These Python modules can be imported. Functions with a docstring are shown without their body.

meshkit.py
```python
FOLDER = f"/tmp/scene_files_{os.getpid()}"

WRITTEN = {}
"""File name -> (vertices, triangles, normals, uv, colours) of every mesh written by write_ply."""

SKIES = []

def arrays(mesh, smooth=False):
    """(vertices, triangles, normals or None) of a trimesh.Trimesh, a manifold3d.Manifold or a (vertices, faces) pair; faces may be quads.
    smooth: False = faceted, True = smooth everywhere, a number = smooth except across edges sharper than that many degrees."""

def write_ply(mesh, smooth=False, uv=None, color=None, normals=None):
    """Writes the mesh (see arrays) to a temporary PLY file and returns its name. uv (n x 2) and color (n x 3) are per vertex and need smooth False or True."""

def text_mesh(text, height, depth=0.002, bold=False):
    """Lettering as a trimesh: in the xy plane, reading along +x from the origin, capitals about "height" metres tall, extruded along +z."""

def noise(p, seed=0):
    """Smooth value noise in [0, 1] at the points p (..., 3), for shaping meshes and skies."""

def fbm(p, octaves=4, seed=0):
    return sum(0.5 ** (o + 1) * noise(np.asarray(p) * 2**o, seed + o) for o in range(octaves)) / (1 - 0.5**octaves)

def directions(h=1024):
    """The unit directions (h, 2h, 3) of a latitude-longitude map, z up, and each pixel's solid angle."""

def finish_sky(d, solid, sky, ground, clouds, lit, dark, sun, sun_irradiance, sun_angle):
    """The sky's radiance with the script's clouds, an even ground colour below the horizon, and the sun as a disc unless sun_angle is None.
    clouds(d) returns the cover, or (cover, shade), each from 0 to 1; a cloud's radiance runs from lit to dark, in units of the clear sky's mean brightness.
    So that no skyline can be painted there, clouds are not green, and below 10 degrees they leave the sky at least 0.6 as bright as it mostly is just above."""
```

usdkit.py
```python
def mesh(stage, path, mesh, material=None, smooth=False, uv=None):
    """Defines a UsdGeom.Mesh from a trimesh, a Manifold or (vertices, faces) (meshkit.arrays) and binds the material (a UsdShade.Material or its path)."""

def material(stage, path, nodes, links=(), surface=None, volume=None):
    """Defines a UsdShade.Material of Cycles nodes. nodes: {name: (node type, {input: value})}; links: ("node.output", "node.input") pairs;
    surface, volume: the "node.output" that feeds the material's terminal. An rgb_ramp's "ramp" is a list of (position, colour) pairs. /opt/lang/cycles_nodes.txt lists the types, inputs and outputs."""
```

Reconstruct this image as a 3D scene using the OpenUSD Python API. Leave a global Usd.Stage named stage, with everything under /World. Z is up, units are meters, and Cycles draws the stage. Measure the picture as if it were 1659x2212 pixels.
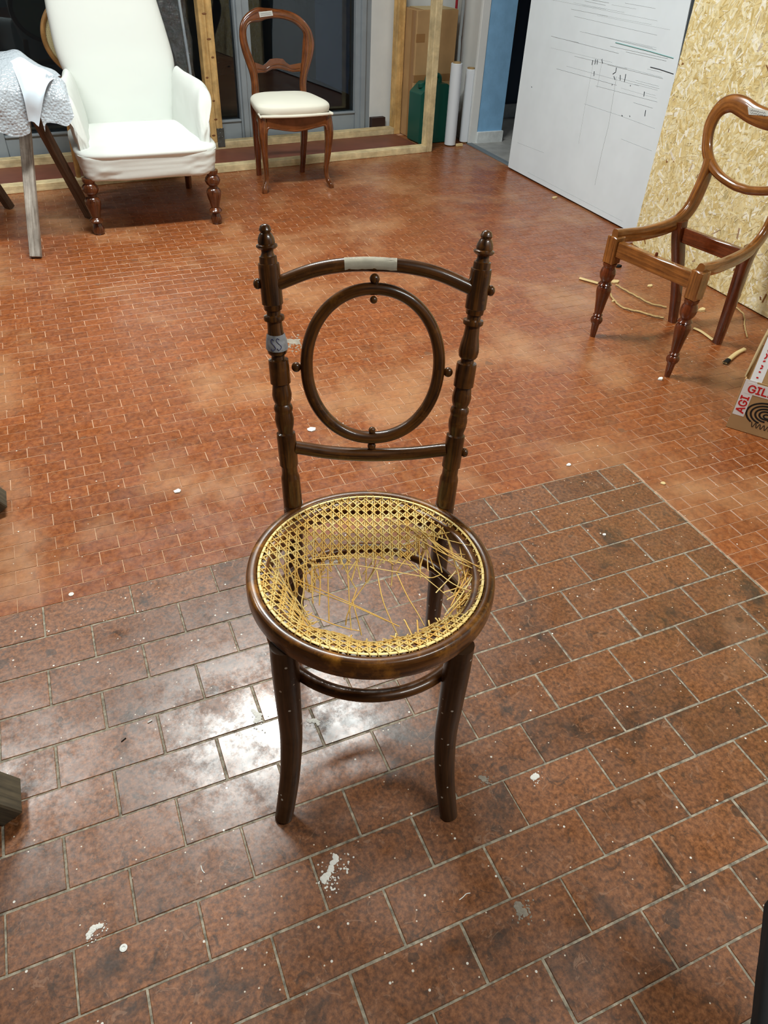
import math, random
import numpy as np, trimesh, manifold3d as m3
from shapely.geometry import Polygon
import usdkit, meshkit
from pxr import Usd, UsdGeom, UsdLux, UsdShade, Gf, Sdf, Vt

stage = Usd.Stage.CreateInMemory()
UsdGeom.SetStageUpAxis(stage, 'Z'); UsdGeom.SetStageMetersPerUnit(stage, 1.0)
UsdGeom.Xform.Define(stage, '/World'); UsdGeom.Scope.Define(stage, '/World/Looks')
rnd = random.Random(7); nr = np.random.default_rng(11)

# ------------------------------------------------------------------ camera
EYE = np.array([0.2378981, -1.3908505, 1.3146720])
ROT = np.array([[0.91974697, -0.39051064, 0.03958486],      # right
                [-0.22224189, -0.60123688, -0.76754333],    # down
                [0.32353371, 0.69714823, -0.63977362]])     # forward
FPX, W, H = 1571.7, 1659, 2212
cam = UsdGeom.Camera.Define(stage, '/World/camera')
cam.CreateHorizontalApertureAttr(36.0); cam.CreateVerticalApertureAttr(36.0 * H / W)
cam.CreateFocalLengthAttr(36.0 * FPX / W); cam.CreateClippingRangeAttr(Gf.Vec2f(0.02, 100))
cam.CreateExposureAttr(0.15)
R_, D_, F_ = ROT
cam.AddTransformOp().Set(Gf.Matrix4d(*R_, 0, *(-D_), 0, *(-F_), 0, *EYE, 1))

def at(x, y, z=0.0):                       # point of the horizontal plane z seen at a pixel of the photograph
    d = ROT.T @ np.array([(x - W / 2) / FPX, (y - H / 2) / FPX, 1.0])
    return EYE + d * ((z - EYE[2]) / d[2])
def atp(x, y, P, n):                       # the same for any plane
    d = ROT.T @ np.array([(x - W / 2) / FPX, (y - H / 2) / FPX, 1.0])
    n = np.asarray(n, float)
    return EYE + d * (np.dot(np.asarray(P, float) - EYE, n) / np.dot(d, n))

# ------------------------------------------------------------------ light: the workshop's ceiling lamps, night outside
LAMPS = [  # x, y, z, length x, length y, radiance
    (0.84, 1.42, 2.92, 1.10, 0.22, 128.0),
    (-1.05, 1.65, 2.92, 1.25, 0.22, 46.0),
    (1.7, -1.95, 2.92, 1.25, 0.22, 58.0),
]
LAMP_COLOR = (0.95, 1.0, 0.97)
def rect_light(path, pos, sx, sy, power):
    l = UsdLux.RectLight.Define(stage, path)
    l.CreateWidthAttr(sx); l.CreateHeightAttr(sy); l.CreateIntensityAttr(power); l.CreateColorAttr(Gf.Vec3f(*LAMP_COLOR))
    l.AddTranslateOp().Set(Gf.Vec3d(*pos))
for i, (x, y, z, sx, sy, pw) in enumerate(LAMPS):
    rect_light(f'/World/lamp_light_{i+1:03d}', (x, y, z), sx, sy, pw)
rect_light('/World/lamp_light_beyond', (4.4, 3.4, 2.7), 0.3, 0.3, 16.0)
dome = UsdLux.DomeLight.Define(stage, '/World/night_sky')
dome.CreateIntensityAttr(0.008); dome.CreateColorAttr(Gf.Vec3f(0.25, 0.4, 0.7))

# ------------------------------------------------------------------ materials
def mat(name, nodes, links, surface):
    return usdkit.material(stage, '/World/Looks/' + name, nodes, links, surface=surface)
def lin(r, g, b):
    f = lambda c: (c / 255 / 12.92) if c / 255 <= 0.04045 else ((c / 255 + 0.055) / 1.055) ** 2.4
    return (f(r), f(g), f(b))
def plain(name, col, rough=0.5, spec=0.5, bump=0.0, bscale=60.0, var=0.0, vscale=8.0, coat=0.0, metal=0.0, dist=0.002):
    c2 = tuple(x * (1 - var) for x in col)
    nodes = {'p': ('principled_bsdf', {'base_color': col, 'roughness': rough, 'specular_ior_level': spec, 'coat_weight': coat, 'coat_roughness': 0.12, 'metallic': metal}),
             'g': ('geometry', {})}
    links = []
    if var:
        nodes['n'] = ('noise_texture', {'scale': vscale, 'detail': 5.0, 'roughness': 0.6})
        nodes['r'] = ('rgb_ramp', {'ramp': [(0.0, c2), (0.35, c2), (0.65, col), (1.0, col)]})
        links += [('g.position', 'n.vector'), ('n.fac', 'r.fac'), ('r.color', 'p.base_color')]
    if bump:
        nodes['bn'] = ('noise_texture', {'scale': bscale, 'detail': 4.0})
        nodes['b'] = ('bump', {'strength': bump, 'distance': dist})
        links += [('g.position', 'bn.vector'), ('bn.fac', 'b.height'), ('b.normal', 'p.normal')]
    return mat(name, nodes, links, 'p.BSDF')

def wood(name, dark, light, rough=0.28, coat=0.6, coat_rough=0.1, fine=220.0, wear=None, wear_at=0.62, scale_u=9.0, speck=False):
    """varnished wood: grain runs along u of st (u metres along the piece, v metres around it)."""
    nodes = {'uv': ('uvmap', {'attribute': 'st'}), 'm': ('mapping', {'scale': (scale_u, fine, 1.0)}),
             'n': ('noise_texture', {'scale': 1.0, 'detail': 5.0, 'roughness': 0.62, 'distortion': 0.3}),
             'r': ('rgb_ramp', {'ramp': [(0.0, dark), (0.32, dark), (0.7, light), (1.0, light)]}),
             'g': ('geometry', {}), 'n2': ('noise_texture', {'scale': 13.0, 'detail': 4.0, 'roughness': 0.6}),
             'r2': ('rgb_ramp', {'ramp': [(0.0, (0.55, 0.55, 0.55)), (0.35, (0.7, 0.7, 0.7)), (0.68, (1.15, 1.15, 1.15)), (1.0, (1.3, 1.3, 1.3))]}),
             'mx': ('mix_color', {'blend_type': 'multiply', 'fac': 1.0, 'use_clamp': False}),
             'b': ('bump', {'strength': 0.12, 'distance': 0.0006}),
             'rr': ('map_range', {'from_min': 0.3, 'from_max': 0.7, 'to_min': rough * 0.8, 'to_max': rough * 1.35}),
             'p': ('principled_bsdf', {'coat_weight': coat, 'coat_roughness': coat_rough, 'specular_ior_level': 0.36})}
    links = [('uv.UV', 'm.vector'), ('m.vector', 'n.vector'), ('n.fac', 'r.fac'), ('g.position', 'n2.vector'), ('n2.fac', 'r2.fac'),
             ('r.color', 'mx.a'), ('r2.color', 'mx.b'), ('n.fac', 'b.height'), ('b.normal', 'p.normal'), ('n2.fac', 'rr.value'), ('rr.result', 'p.roughness')]
    out = 'mx.result'
    if wear is not None:
        nodes['n3'] = ('noise_texture', {'scale': 22.0, 'detail': 6.0, 'roughness': 0.7})
        nodes['wr'] = ('map_range', {'from_min': wear_at, 'from_max': wear_at + 0.2, 'to_min': 0.0, 'to_max': 0.85, 'clamp': True})
        nodes['wm'] = ('mix_color', {'b': wear})
        links += [('g.position', 'n3.vector'), ('n3.fac', 'wr.value'), ('wr.result', 'wm.fac'), (out, 'wm.a')]
        out = 'wm.result'
    if speck:
        nodes['v'] = ('voronoi_texture', {'scale': 95.0, 'randomness': 1.0})
        nodes['vs'] = ('separate_color', {})
        nodes['t1'] = ('math', {'math_type': 'less_than', 'value2': 0.22})
        nodes['t2'] = ('math', {'math_type': 'greater_than', 'value2': 0.9})
        nodes['t3'] = ('math', {'math_type': 'multiply'})
        nodes['sm'] = ('mix_color', {'b': (0.6, 0.57, 0.5)})
        links += [('g.position', 'v.vector'), ('v.distance', 't1.value1'), ('v.color', 'vs.color'), ('vs.r', 't2.value1'), ('t1.value', 't3.value1'),
                  ('t2.value', 't3.value2'), ('t3.value', 'sm.fac'), (out, 'sm.a')]
        out = 'sm.result'
    links.append((out, 'p.base_color'))
    return mat(name, nodes, links, 'p.BSDF')

def fired_clay(name, c_dark, c_mid, c_light, dirt, dust, dust_at, rough, specks, stain_scale=4.5, stain_at=0.56, tone_amp=0.25, stain_max=0.75, drops=0.97, coat=0.4, fine=60.0, blot=0.25):
    """terracotta: every piece has its own tone (primvar), worn wax, dark stains, pale dust and paint specks, all fixed to the floor."""
    nodes = {
        'g': ('geometry', {}), 't': ('attribute', {'attribute': 'tone'}),
        'n1': ('noise_texture', {'dimensions': '2D', 'scale': fine, 'detail': 3.0, 'roughness': 0.7}),
        'r1': ('rgb_ramp', {'ramp': [(0.0, c_dark), (0.3, c_dark), (0.5, c_mid), (0.72, c_light), (1.0, c_light)]}),
        'tr': ('map_range', {'from_min': 0.0, 'from_max': 1.0, 'to_min': 1 - tone_amp, 'to_max': 1 + tone_amp}),
        'tm': ('vector_math', {'math_type': 'scale'}),
        'n2': ('noise_texture', {'dimensions': '2D', 'scale': stain_scale, 'detail': 5.0, 'roughness': 0.68, 'distortion': 0.4}),
        's2': ('map_range', {'from_min': stain_at, 'from_max': stain_at + 0.14, 'to_min': 0.0, 'to_max': stain_max, 'clamp': True}),
        'm2': ('mix_color', {'b': dirt}),
        'n3': ('noise_texture', {'dimensions': '2D', 'scale': 2.1, 'detail': 4.0, 'roughness': 0.62, 'distortion': 0.2}),
        's3': ('map_range', {'from_min': dust_at, 'from_max': dust_at + 0.25, 'to_min': 0.0, 'to_max': 0.55, 'clamp': True}),
        'm3': ('mix_color', {'b': dust}),
        'v': ('voronoi_texture', {'dimensions': '2D', 'scale': 26.0, 'randomness': 1.0}), 'vs': ('separate_color', {}),
        't1': ('math', {'math_type': 'less_than', 'value2': 0.055}), 't2': ('math', {'math_type': 'greater_than', 'value2': specks}), 't3': ('math', {'math_type': 'multiply'}),
        'm4': ('mix_color', {'b': (0.8, 0.76, 0.68)}),
        'n5': ('noise_texture', {'dimensions': '2D', 'scale': 9.0, 'detail': 3.0, 'roughness': 0.7}),
        'ro': ('map_range', {'from_min': 0.3, 'from_max': 0.7, 'to_min': rough * 0.78, 'to_max': rough * 1.3}),
        'n6': ('noise_texture', {'dimensions': '2D', 'scale': 140.0, 'detail': 1.0}),
        'b': ('bump', {'strength': 0.10, 'distance': 0.0015}),
        'v2': ('voronoi_texture', {'dimensions': '2D', 'scale': 15.0, 'randomness': 1.0}), 'vs2': ('separate_color', {}),
        'd1': ('math', {'math_type': 'multiply', 'value2': 0.24}), 'd2': ('math', {'math_type': 'less_than'}), 'd3': ('math', {'math_type': 'greater_than', 'value2': drops}), 'd4': ('math', {'math_type': 'multiply'}), 'd5': ('math', {'math_type': 'multiply', 'value2': 0.55}),
        'wv': ('vector_math', {'math_type': 'multiply_add', 'vector2': (0.012, 0.012, 0.012)}), 'wn': ('noise_texture', {'dimensions': '2D', 'scale': 60.0, 'detail': 0.0}),
        'm5': ('mix_color', {'b': dirt}),
        'n8': ('noise_texture', {'dimensions': '2D', 'scale': 24.0, 'detail': 4.0, 'roughness': 0.72, 'distortion': 0.6}), 's8': ('map_range', {'from_min': 0.60, 'from_max': 0.66, 'to_min': 0.0, 'to_max': blot, 'clamp': True}), 'm8': ('mix_color', {'b': dirt}),
        'n9': ('noise_texture', {'dimensions': '2D', 'scale': 31.0, 'detail': 4.0, 'roughness': 0.75, 'distortion': 0.9}), 's9': ('map_range', {'from_min': 0.635, 'from_max': 0.66, 'to_min': 0.0, 'to_max': blot * 0.7, 'clamp': True}), 'm9': ('mix_color', {'b': dust}),
        'vv': ('voronoi_texture', {'dimensions': '2D', 'scale': 62.0, 'randomness': 1.0}), 'vvs': ('separate_color', {}), 'e1': ('math', {'math_type': 'less_than', 'value2': 0.085}), 'e2': ('math', {'math_type': 'greater_than', 'value2': 1 - (1 - specks) * 0.9}), 'e3': ('math', {'math_type': 'multiply'}), 'm10': ('mix_color', {'b': (0.72, 0.62, 0.5)}),
        'n7': ('noise_texture', {'dimensions': '2D', 'scale': 11.0, 'detail': 5.0, 'roughness': 0.82}), 'cw': ('map_range', {'from_min': 0.38, 'from_max': 0.58, 'to_min': coat * 0.2, 'to_max': coat, 'clamp': True}),
        'cr': ('map_range', {'from_min': 0.3, 'from_max': 0.7, 'to_min': 0.20, 'to_max': 0.32}),
        'p': ('principled_bsdf', {'specular_ior_level': 0.5}),
    }
    links = [('g.position', 'n1.vector'), ('n1.fac', 'r1.fac'), ('t.fac', 'tr.value'), ('r1.color', 'tm.vector1'), ('tr.result', 'tm.scale'),
             ('g.position', 'n2.vector'), ('n2.fac', 's2.value'), ('s2.result', 'm2.fac'), ('tm.vector', 'm2.a'),
             ('g.position', 'n3.vector'), ('n3.fac', 's3.value'), ('s3.result', 'm3.fac'), ('m2.result', 'm3.a'),
             ('g.position', 'v.vector'), ('v.distance', 't1.value1'), ('v.color', 'vs.color'), ('vs.r', 't2.value1'), ('t1.value', 't3.value1'), ('t2.value', 't3.value2'),
             ('t3.value', 'm4.fac'), ('m3.result', 'm5.a'), ('m5.result', 'm8.a'), ('m8.result', 'm9.a'), ('m9.result', 'm10.a'), ('m10.result', 'm4.a'), ('m4.result', 'p.base_color'),
             ('g.position', 'n8.vector'), ('n8.fac', 's8.value'), ('s8.result', 'm8.fac'), ('g.position', 'n9.vector'), ('n9.fac', 's9.value'), ('s9.result', 'm9.fac'),
             ('g.position', 'vv.vector'), ('vv.distance', 'e1.value1'), ('vv.color', 'vvs.color'), ('vvs.r', 'e2.value1'), ('e1.value', 'e3.value1'), ('e2.value', 'e3.value2'), ('e3.value', 'm10.fac'),
             ('g.position', 'wn.vector'), ('wn.color', 'wv.vector1'), ('g.position', 'wv.vector3'), ('wv.vector', 'v2.vector'), ('v2.color', 'vs2.color'), ('vs2.g', 'd1.value1'), ('v2.distance', 'd2.value1'), ('d1.value', 'd2.value2'),
             ('vs2.r', 'd3.value1'), ('d2.value', 'd4.value1'), ('d3.value', 'd4.value2'), ('d4.value', 'd5.value1'), ('d5.value', 'm5.fac'),
             ('g.position', 'n7.vector'), ('n7.fac', 'cw.value'), ('cw.result', 'p.coat_weight'), ('n5.fac', 'cr.value'), ('cr.result', 'p.coat_roughness'),
             ('g.position', 'n5.vector'), ('n5.fac', 'ro.value'), ('ro.result', 'p.roughness'),
             ('g.position', 'n6.vector'), ('n6.fac', 'b.height'), ('b.normal', 'p.normal')]
    return mat(name, nodes, links, 'p.BSDF')

M = {}
M['tile'] = fired_clay('tile_clay', lin(86, 51, 27), lin(121, 73, 40), lin(149, 95, 57), lin(40, 31, 23), lin(172, 130, 102), 0.60, 0.44, 0.93, stain_scale=6.0, stain_at=0.565, drops=0.90, coat=0.95, fine=110.0, blot=0.5)
M['brick'] = fired_clay('brick_clay', lin(116, 60, 28), lin(141, 76, 36), lin(158, 93, 50), lin(108, 80, 60), lin(194, 146, 104), 0.48, 0.36, 0.98, coat=0.4, stain_scale=7.0, stain_at=0.66, tone_amp=0.16, stain_max=0.5)
M['grout'] = plain('grout', lin(184, 172, 152), 0.85, 0.2, 0.4, 300, 0.7, 60)
M['grout_pale'] = plain('grout_pale', lin(204, 160, 128), 0.8, 0.2, 0.3, 300, 0.25, 25)
M['red_paint'] = plain('red_floor_paint', lin(128, 72, 54), 0.45, 0.4, 0.1, 60, 0.2, 10)
M['white_wall'] = plain('white_wall_paint', lin(226, 228, 226), 0.8, 0.25, 0.2, 90, 0.06, 5)
M['ceiling'] = plain('ceiling_paint', lin(140, 140, 137), 0.9, 0.2)
M['grey_wall'] = plain('grey_wall_paint', lin(118, 118, 115), 0.9, 0.2)
M['blue_wall'] = plain('blue_wall_paint', lin(140, 190, 230), 0.7, 0.3, 0.25, 70, 0.12, 14)
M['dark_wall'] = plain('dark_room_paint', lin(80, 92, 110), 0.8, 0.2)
M['grey_tile'] = plain('grey_floor_tile', lin(168, 166, 162), 0.5, 0.4, 0, 1, 0.25, 9)
M['threshold'] = plain('threshold_stone', lin(110, 118, 124), 0.6, 0.4)
M['skirting'] = plain('white_skirting', lin(228, 232, 232), 0.6, 0.3, 0.1, 50, 0.2, 30)
M['pine'] = wood('pine_timber', lin(196, 150, 88), lin(226, 188, 126), 0.6, 0.0, fine=55, scale_u=3.0, wear=lin(150, 100, 52), wear_at=0.68)
M['pine_pale'] = wood('pale_pine_timber', lin(206, 180, 132), lin(232, 212, 168), 0.65, 0.0, fine=55, scale_u=3.0)
M['weathered'] = wood('weathered_grey_wood', lin(120, 108, 96), lin(186, 178, 168), 0.7, 0.0, fine=90, scale_u=6.0, wear=lin(92, 70, 50), wear_at=0.6)
M['brown_leg'] = wood('dark_trestle_wood', lin(72, 52, 38), lin(112, 86, 66), 0.6, 0.0, fine=90, scale_u=6.0)
M['oldwood'] = wood('old_brown_timber', lin(62, 56, 46), lin(104, 92, 72), 0.7, 0.0, fine=90, scale_u=7.0)
M['bent'] = wood('dark_bentwood_varnish', lin(34, 16, 5), lin(112, 66, 22), 0.3, 0.4, 0.06, fine=170, wear=lin(138, 86, 30), wear_at=0.57)
M['bent_ring'] = wood('worn_seat_ring_varnish', lin(52, 26, 8), lin(124, 74, 25), 0.32, 0.45, 0.14, fine=150, wear=lin(172, 112, 40), wear_at=0.49)
M['bent_leg'] = wood('scuffed_leg_varnish', lin(44, 27, 14), lin(86, 56, 32), 0.36, 0.25, 0.2, fine=170, speck=True)
M['mahogany'] = wood('mahogany_polish', lin(72, 34, 14), lin(128, 70, 30), 0.2, 0.9, 0.05, fine=120)
M['walnut'] = wood('walnut_polish', lin(98, 54, 20), lin(168, 106, 48), 0.2, 0.9, 0.05, fine=110, scale_u=6)
M['redwood'] = wood('red_brown_polish', lin(66, 26, 10), lin(118, 54, 22), 0.2, 0.9, 0.05, fine=120)
M['dark_turned'] = wood('dark_turned_polish', lin(56, 26, 12), lin(112, 58, 26), 0.22, 0.8, 0.06, fine=120)
M['beech'] = wood('honey_beech', lin(150, 106, 56), lin(184, 138, 82), 0.4, 0.3, fine=120)
M['calico'] = plain('white_calico', lin(216, 219, 214), 0.85, 0.2, 0.15, 28, 0.0, 1, dist=0.004)
M['cream'] = plain('cream_upholstery', lin(228, 225, 210), 0.85, 0.2, 0.1, 200)
M['alu'] = plain('grey_aluminium', lin(150, 158, 164), 0.45, 0.5, 0, 1, 0.08, 12)
M['dark_base'] = plain('dark_skirting_block', lin(52, 34, 30), 0.5, 0.4)
M['card'] = plain('cardboard', lin(190, 152, 106), 0.8, 0.2, 0.2, 80, 0.14, 7)
M['card_in'] = plain('cardboard_inner', lin(206, 184, 140), 0.85, 0.2)
M['card_tape'] = plain('brown_parcel_tape', lin(160, 118, 74), 0.25, 0.5)
M['jerry'] = plain('green_jerrycan_plastic', lin(16, 84, 70), 0.4, 0.5, 0.05, 60)
M['film'] = plain('white_film_roll', lin(226, 232, 238), 0.3, 0.5, 0.1, 120)
M['core'] = plain('cardboard_core', lin(170, 140, 96), 0.8)
M['conduit'] = plain('grey_conduit', lin(160, 168, 172), 0.5)
M['redcable'] = plain('red_cable', lin(176, 30, 48), 0.5)
M['steel'] = plain('galvanised_steel', lin(120, 124, 120), 0.4, 0.5, 0, 1, 0.3, 60, metal=0.7)
M['dark_panel'] = plain('dark_panel', lin(12, 12, 14), 0.6)
M['black'] = plain('black_fabric', lin(22, 23, 25), 0.75, 0.3, 0.2, 90, 0.4, 12)
M['bluebag'] = plain('blue_plastic_bag', lin(28, 44, 150), 0.35, 0.5, 0.4, 25)
M['paper'] = plain('paper_label', lin(236, 236, 230), 0.7, 0.2)
M['masking'] = plain('masking_tape', lin(242, 234, 214), 0.7, 0.2, 0.2, 90, 0.12, 60)
M['greytape'] = plain('grey_tape_label', lin(224, 224, 228), 0.5, 0.3, 0.2, 90, 0.45, 70)
M['ink'] = plain('blue_ink', lin(58, 58, 110), 0.6)
M['pencil'] = plain('pencil_grey', lin(150, 150, 150), 0.7)
M['blackprint'] = plain('black_print', lin(24, 22, 20), 0.6)
M['redprint'] = plain('red_print', lin(206, 28, 34), 0.5)
M['whitetape'] = plain('white_tape', lin(240, 240, 240), 0.4, 0.4)
M['plaster'] = plain('white_paint_splash', lin(232, 228, 220), 0.7, 0.2, 0.5, 200)
M['greyspot'] = plain('grey_cement_spot', lin(160, 150, 136), 0.8, 0.2, 0.4, 200, 0.3, 60)
M['jute'] = plain('jute_cord', lin(196, 166, 116), 0.9, 0.1, 0.4, 400, 0.2, 90)
M['stick'] = plain('pale_wood_chip', lin(220, 194, 140), 0.8)
M['whitepanel'] = plain('white_door_paint', lin(236, 246, 252), 0.5, 0.35, 0.08, 30, 0.05, 6)
M['panel_edge'] = plain('dark_panel_edge', lin(58, 66, 72), 0.6)
M['scratch'] = plain('grey_scratch', lin(176, 182, 184), 0.7)
M['darkscratch'] = plain('dark_mark', lin(48, 54, 60), 0.7)
M['greenscratch'] = plain('green_mark', lin(130, 178, 176), 0.7)
M['lamp_body'] = plain('lamp_body', lin(230, 230, 230), 0.5)
M['fabric_dark'] = plain('dark_clothing', lin(34, 36, 42), 0.8)
M['osb'] = plain('board_binder', lin(222, 204, 150), 0.75, 0.25, 0.5, 90, 0.35, 40)
M['strand'] = mat('wood_strands', {
    'g': ('geometry', {}), 'is': ('attribute', {'attribute': 'tone'}), 'r': ('rgb_ramp', {'ramp': [(0.0, lin(208, 182, 118)), (0.15, lin(224, 202, 142)), (0.5, lin(234, 218, 168)), (0.8, lin(242, 230, 188)), (0.92, lin(250, 244, 222)), (0.99, lin(250, 246, 230)), (0.993, lin(156, 112, 62)), (1.0, lin(130, 88, 48))]}),
    'm': ('mapping', {'scale': (60.0, 60.0, 60.0)}), 'n': ('noise_texture', {'scale': 1.0, 'detail': 4.0}),
    'nr': ('map_range', {'from_min': 0.3, 'from_max': 0.7, 'to_min': 0.86, 'to_max': 1.08}), 'vm': ('vector_math', {'math_type': 'scale'}),
    'p': ('principled_bsdf', {'roughness': 0.6, 'specular_ior_level': 0.3})},
    [('is.fac', 'r.fac'), ('g.position', 'm.vector'), ('m.vector', 'n.vector'), ('n.fac', 'nr.value'), ('r.color', 'vm.vector1'), ('nr.result', 'vm.scale'), ('vm.vector', 'p.base_color')], 'p.BSDF')
M['cane'] = mat('rattan_cane', {
    'g': ('geometry', {}), 'is': ('attribute', {'attribute': 'tone'}), 'r': ('rgb_ramp', {'ramp': [(0.0, lin(212, 144, 56)), (0.2, lin(246, 190, 94)), (0.6, lin(255, 222, 138)), (1.0, lin(255, 242, 194))]}),
    'n': ('noise_texture', {'scale': 30.0, 'detail': 4.0}), 'a': ('mix_float', {'fac': 0.5}),
    'p': ('principled_bsdf', {'roughness': 0.38, 'specular_ior_level': 0.45})},
    [('is.fac', 'a.a'), ('g.position', 'n.vector'), ('n.fac', 'a.b'), ('a.result', 'r.fac'), ('r.color', 'p.base_color')], 'p.BSDF')
M['cane_pale'] = plain('pale_cane', lin(212, 198, 152), 0.5)
M['cane_old'] = plain('old_cane', lin(214, 164, 74), 0.4, 0.4, 0, 1, 0.35, 60)
M['pane'] = mat('window_glass', {'t': ('transparent_bsdf', {'color': (0.85, 0.9, 0.92)}), 'g': ('glossy_bsdf', {'color': (0.9, 0.95, 1.0), 'roughness': 0.0}),
    'f': ('fresnel', {'IOR': 1.5}), 'm': ('mix_closure', {})}, [('f.fac', 'm.fac'), ('t.BSDF', 'm.closure1'), ('g.BSDF', 'm.closure2')], 'm.closure')
def bubble(name, clear, scale):
    return mat(name, {'g': ('geometry', {}), 'v': ('voronoi_texture', {'scale': scale, 'feature': 'smooth_f1', 'smoothness': 0.4}), 'b': ('bump', {'strength': 0.9, 'distance': 0.004, 'invert': True}),
        'p': ('principled_bsdf', {'base_color': lin(190, 198, 205), 'roughness': 0.16, 'specular_ior_level': 0.8}), 't': ('transparent_bsdf', {'color': (0.95, 0.97, 1.0)}),
        'm': ('mix_closure', {'fac': clear})},
        [('g.position', 'v.vector'), ('v.distance', 'b.height'), ('b.normal', 'p.normal'), ('p.BSDF', 'm.closure1'), ('t.BSDF', 'm.closure2')], 'm.closure')
M['bubble'] = bubble('bubble_wrap', 0.28, 95.0)
M['foam'] = plain('white_foam_sheet', lin(206, 220, 232), 0.5, 0.4, 0.15, 30)
M['wrap'] = mat('clear_plastic_wrap', {'g': ('geometry', {}), 'n': ('noise_texture', {'scale': 26.0, 'detail': 4.0, 'distortion': 1.5}), 'b': ('bump', {'strength': 1.0, 'distance': 0.03}),
    'p': ('glossy_bsdf', {'color': (0.9, 0.95, 1.0), 'roughness': 0.06}), 't': ('transparent_bsdf', {'color': (0.93, 0.95, 0.97)}), 'm': ('mix_closure', {'fac': 0.88})},
    [('g.position', 'n.vector'), ('n.fac', 'b.height'), ('b.normal', 'p.normal'), ('p.BSDF', 'm.closure1'), ('t.BSDF', 'm.closure2')], 'm.closure')

# ------------------------------------------------------------------ naming and placing
USED = {}
def free(parent, name):
    k = (parent, name); n = USED.get(k, 0); USED[k] = n + 1
    return f'{parent}/{name}' if n == 0 else f'{parent}/{name}_{n:03d}'
def tag(prim, label=None, cat=None, group=None, kind=None):
    for k, v in (('label', label), ('category', cat), ('group', group), ('kind', kind)):
        if v: prim.SetCustomDataByKey(k, v)
    return prim
class Thing:
    def __init__(s, name, label=None, cat=None, loc=(0, 0, 0), rotz=0.0, group=None, kind=None):
        s.path = free('/World', name)
        x = UsdGeom.Xform.Define(stage, s.path); x.AddTranslateOp().Set(Gf.Vec3d(*map(float, loc)))
        if rotz: x.AddRotateZOp().Set(float(rotz))
        s.prim = tag(x.GetPrim(), label, cat, group, kind)
        s.loc = np.array(loc, float); a = math.radians(rotz)
        s.R = np.array([[math.cos(a), -math.sin(a), 0], [math.sin(a), math.cos(a), 0], [0, 0, 1]])
    def l(s, w): return s.R.T @ (np.asarray(w, float) - s.loc)         # world -> local
    def part(s, name, mesh, m, smooth=30, label=None, kind=None, tone=None):
        return put(s.path, name, mesh, m, smooth, label=label, kind=kind, tone=tone)
def weld_normals(v, n):
    """vertices that coincide and nearly agree share one normal (seams of tubes and turnings)"""
    key = np.round(v * 1e5).astype(np.int64)
    o = np.lexsort(key.T); k = key[o]; out = n.copy()
    for sh in range(1, 6):
        same = np.all(k[sh:] == k[:-sh], axis=1)
        a, b = o[:-sh][same], o[sh:][same]
        ok = np.einsum('ij,ij->i', n[a], n[b]) > 0.8; a, b = a[ok], b[ok]
        np.add.at(out, a, n[b]); np.add.at(out, b, n[a])
    return out / np.maximum(np.linalg.norm(out, axis=1, keepdims=True), 1e-9)
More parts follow.
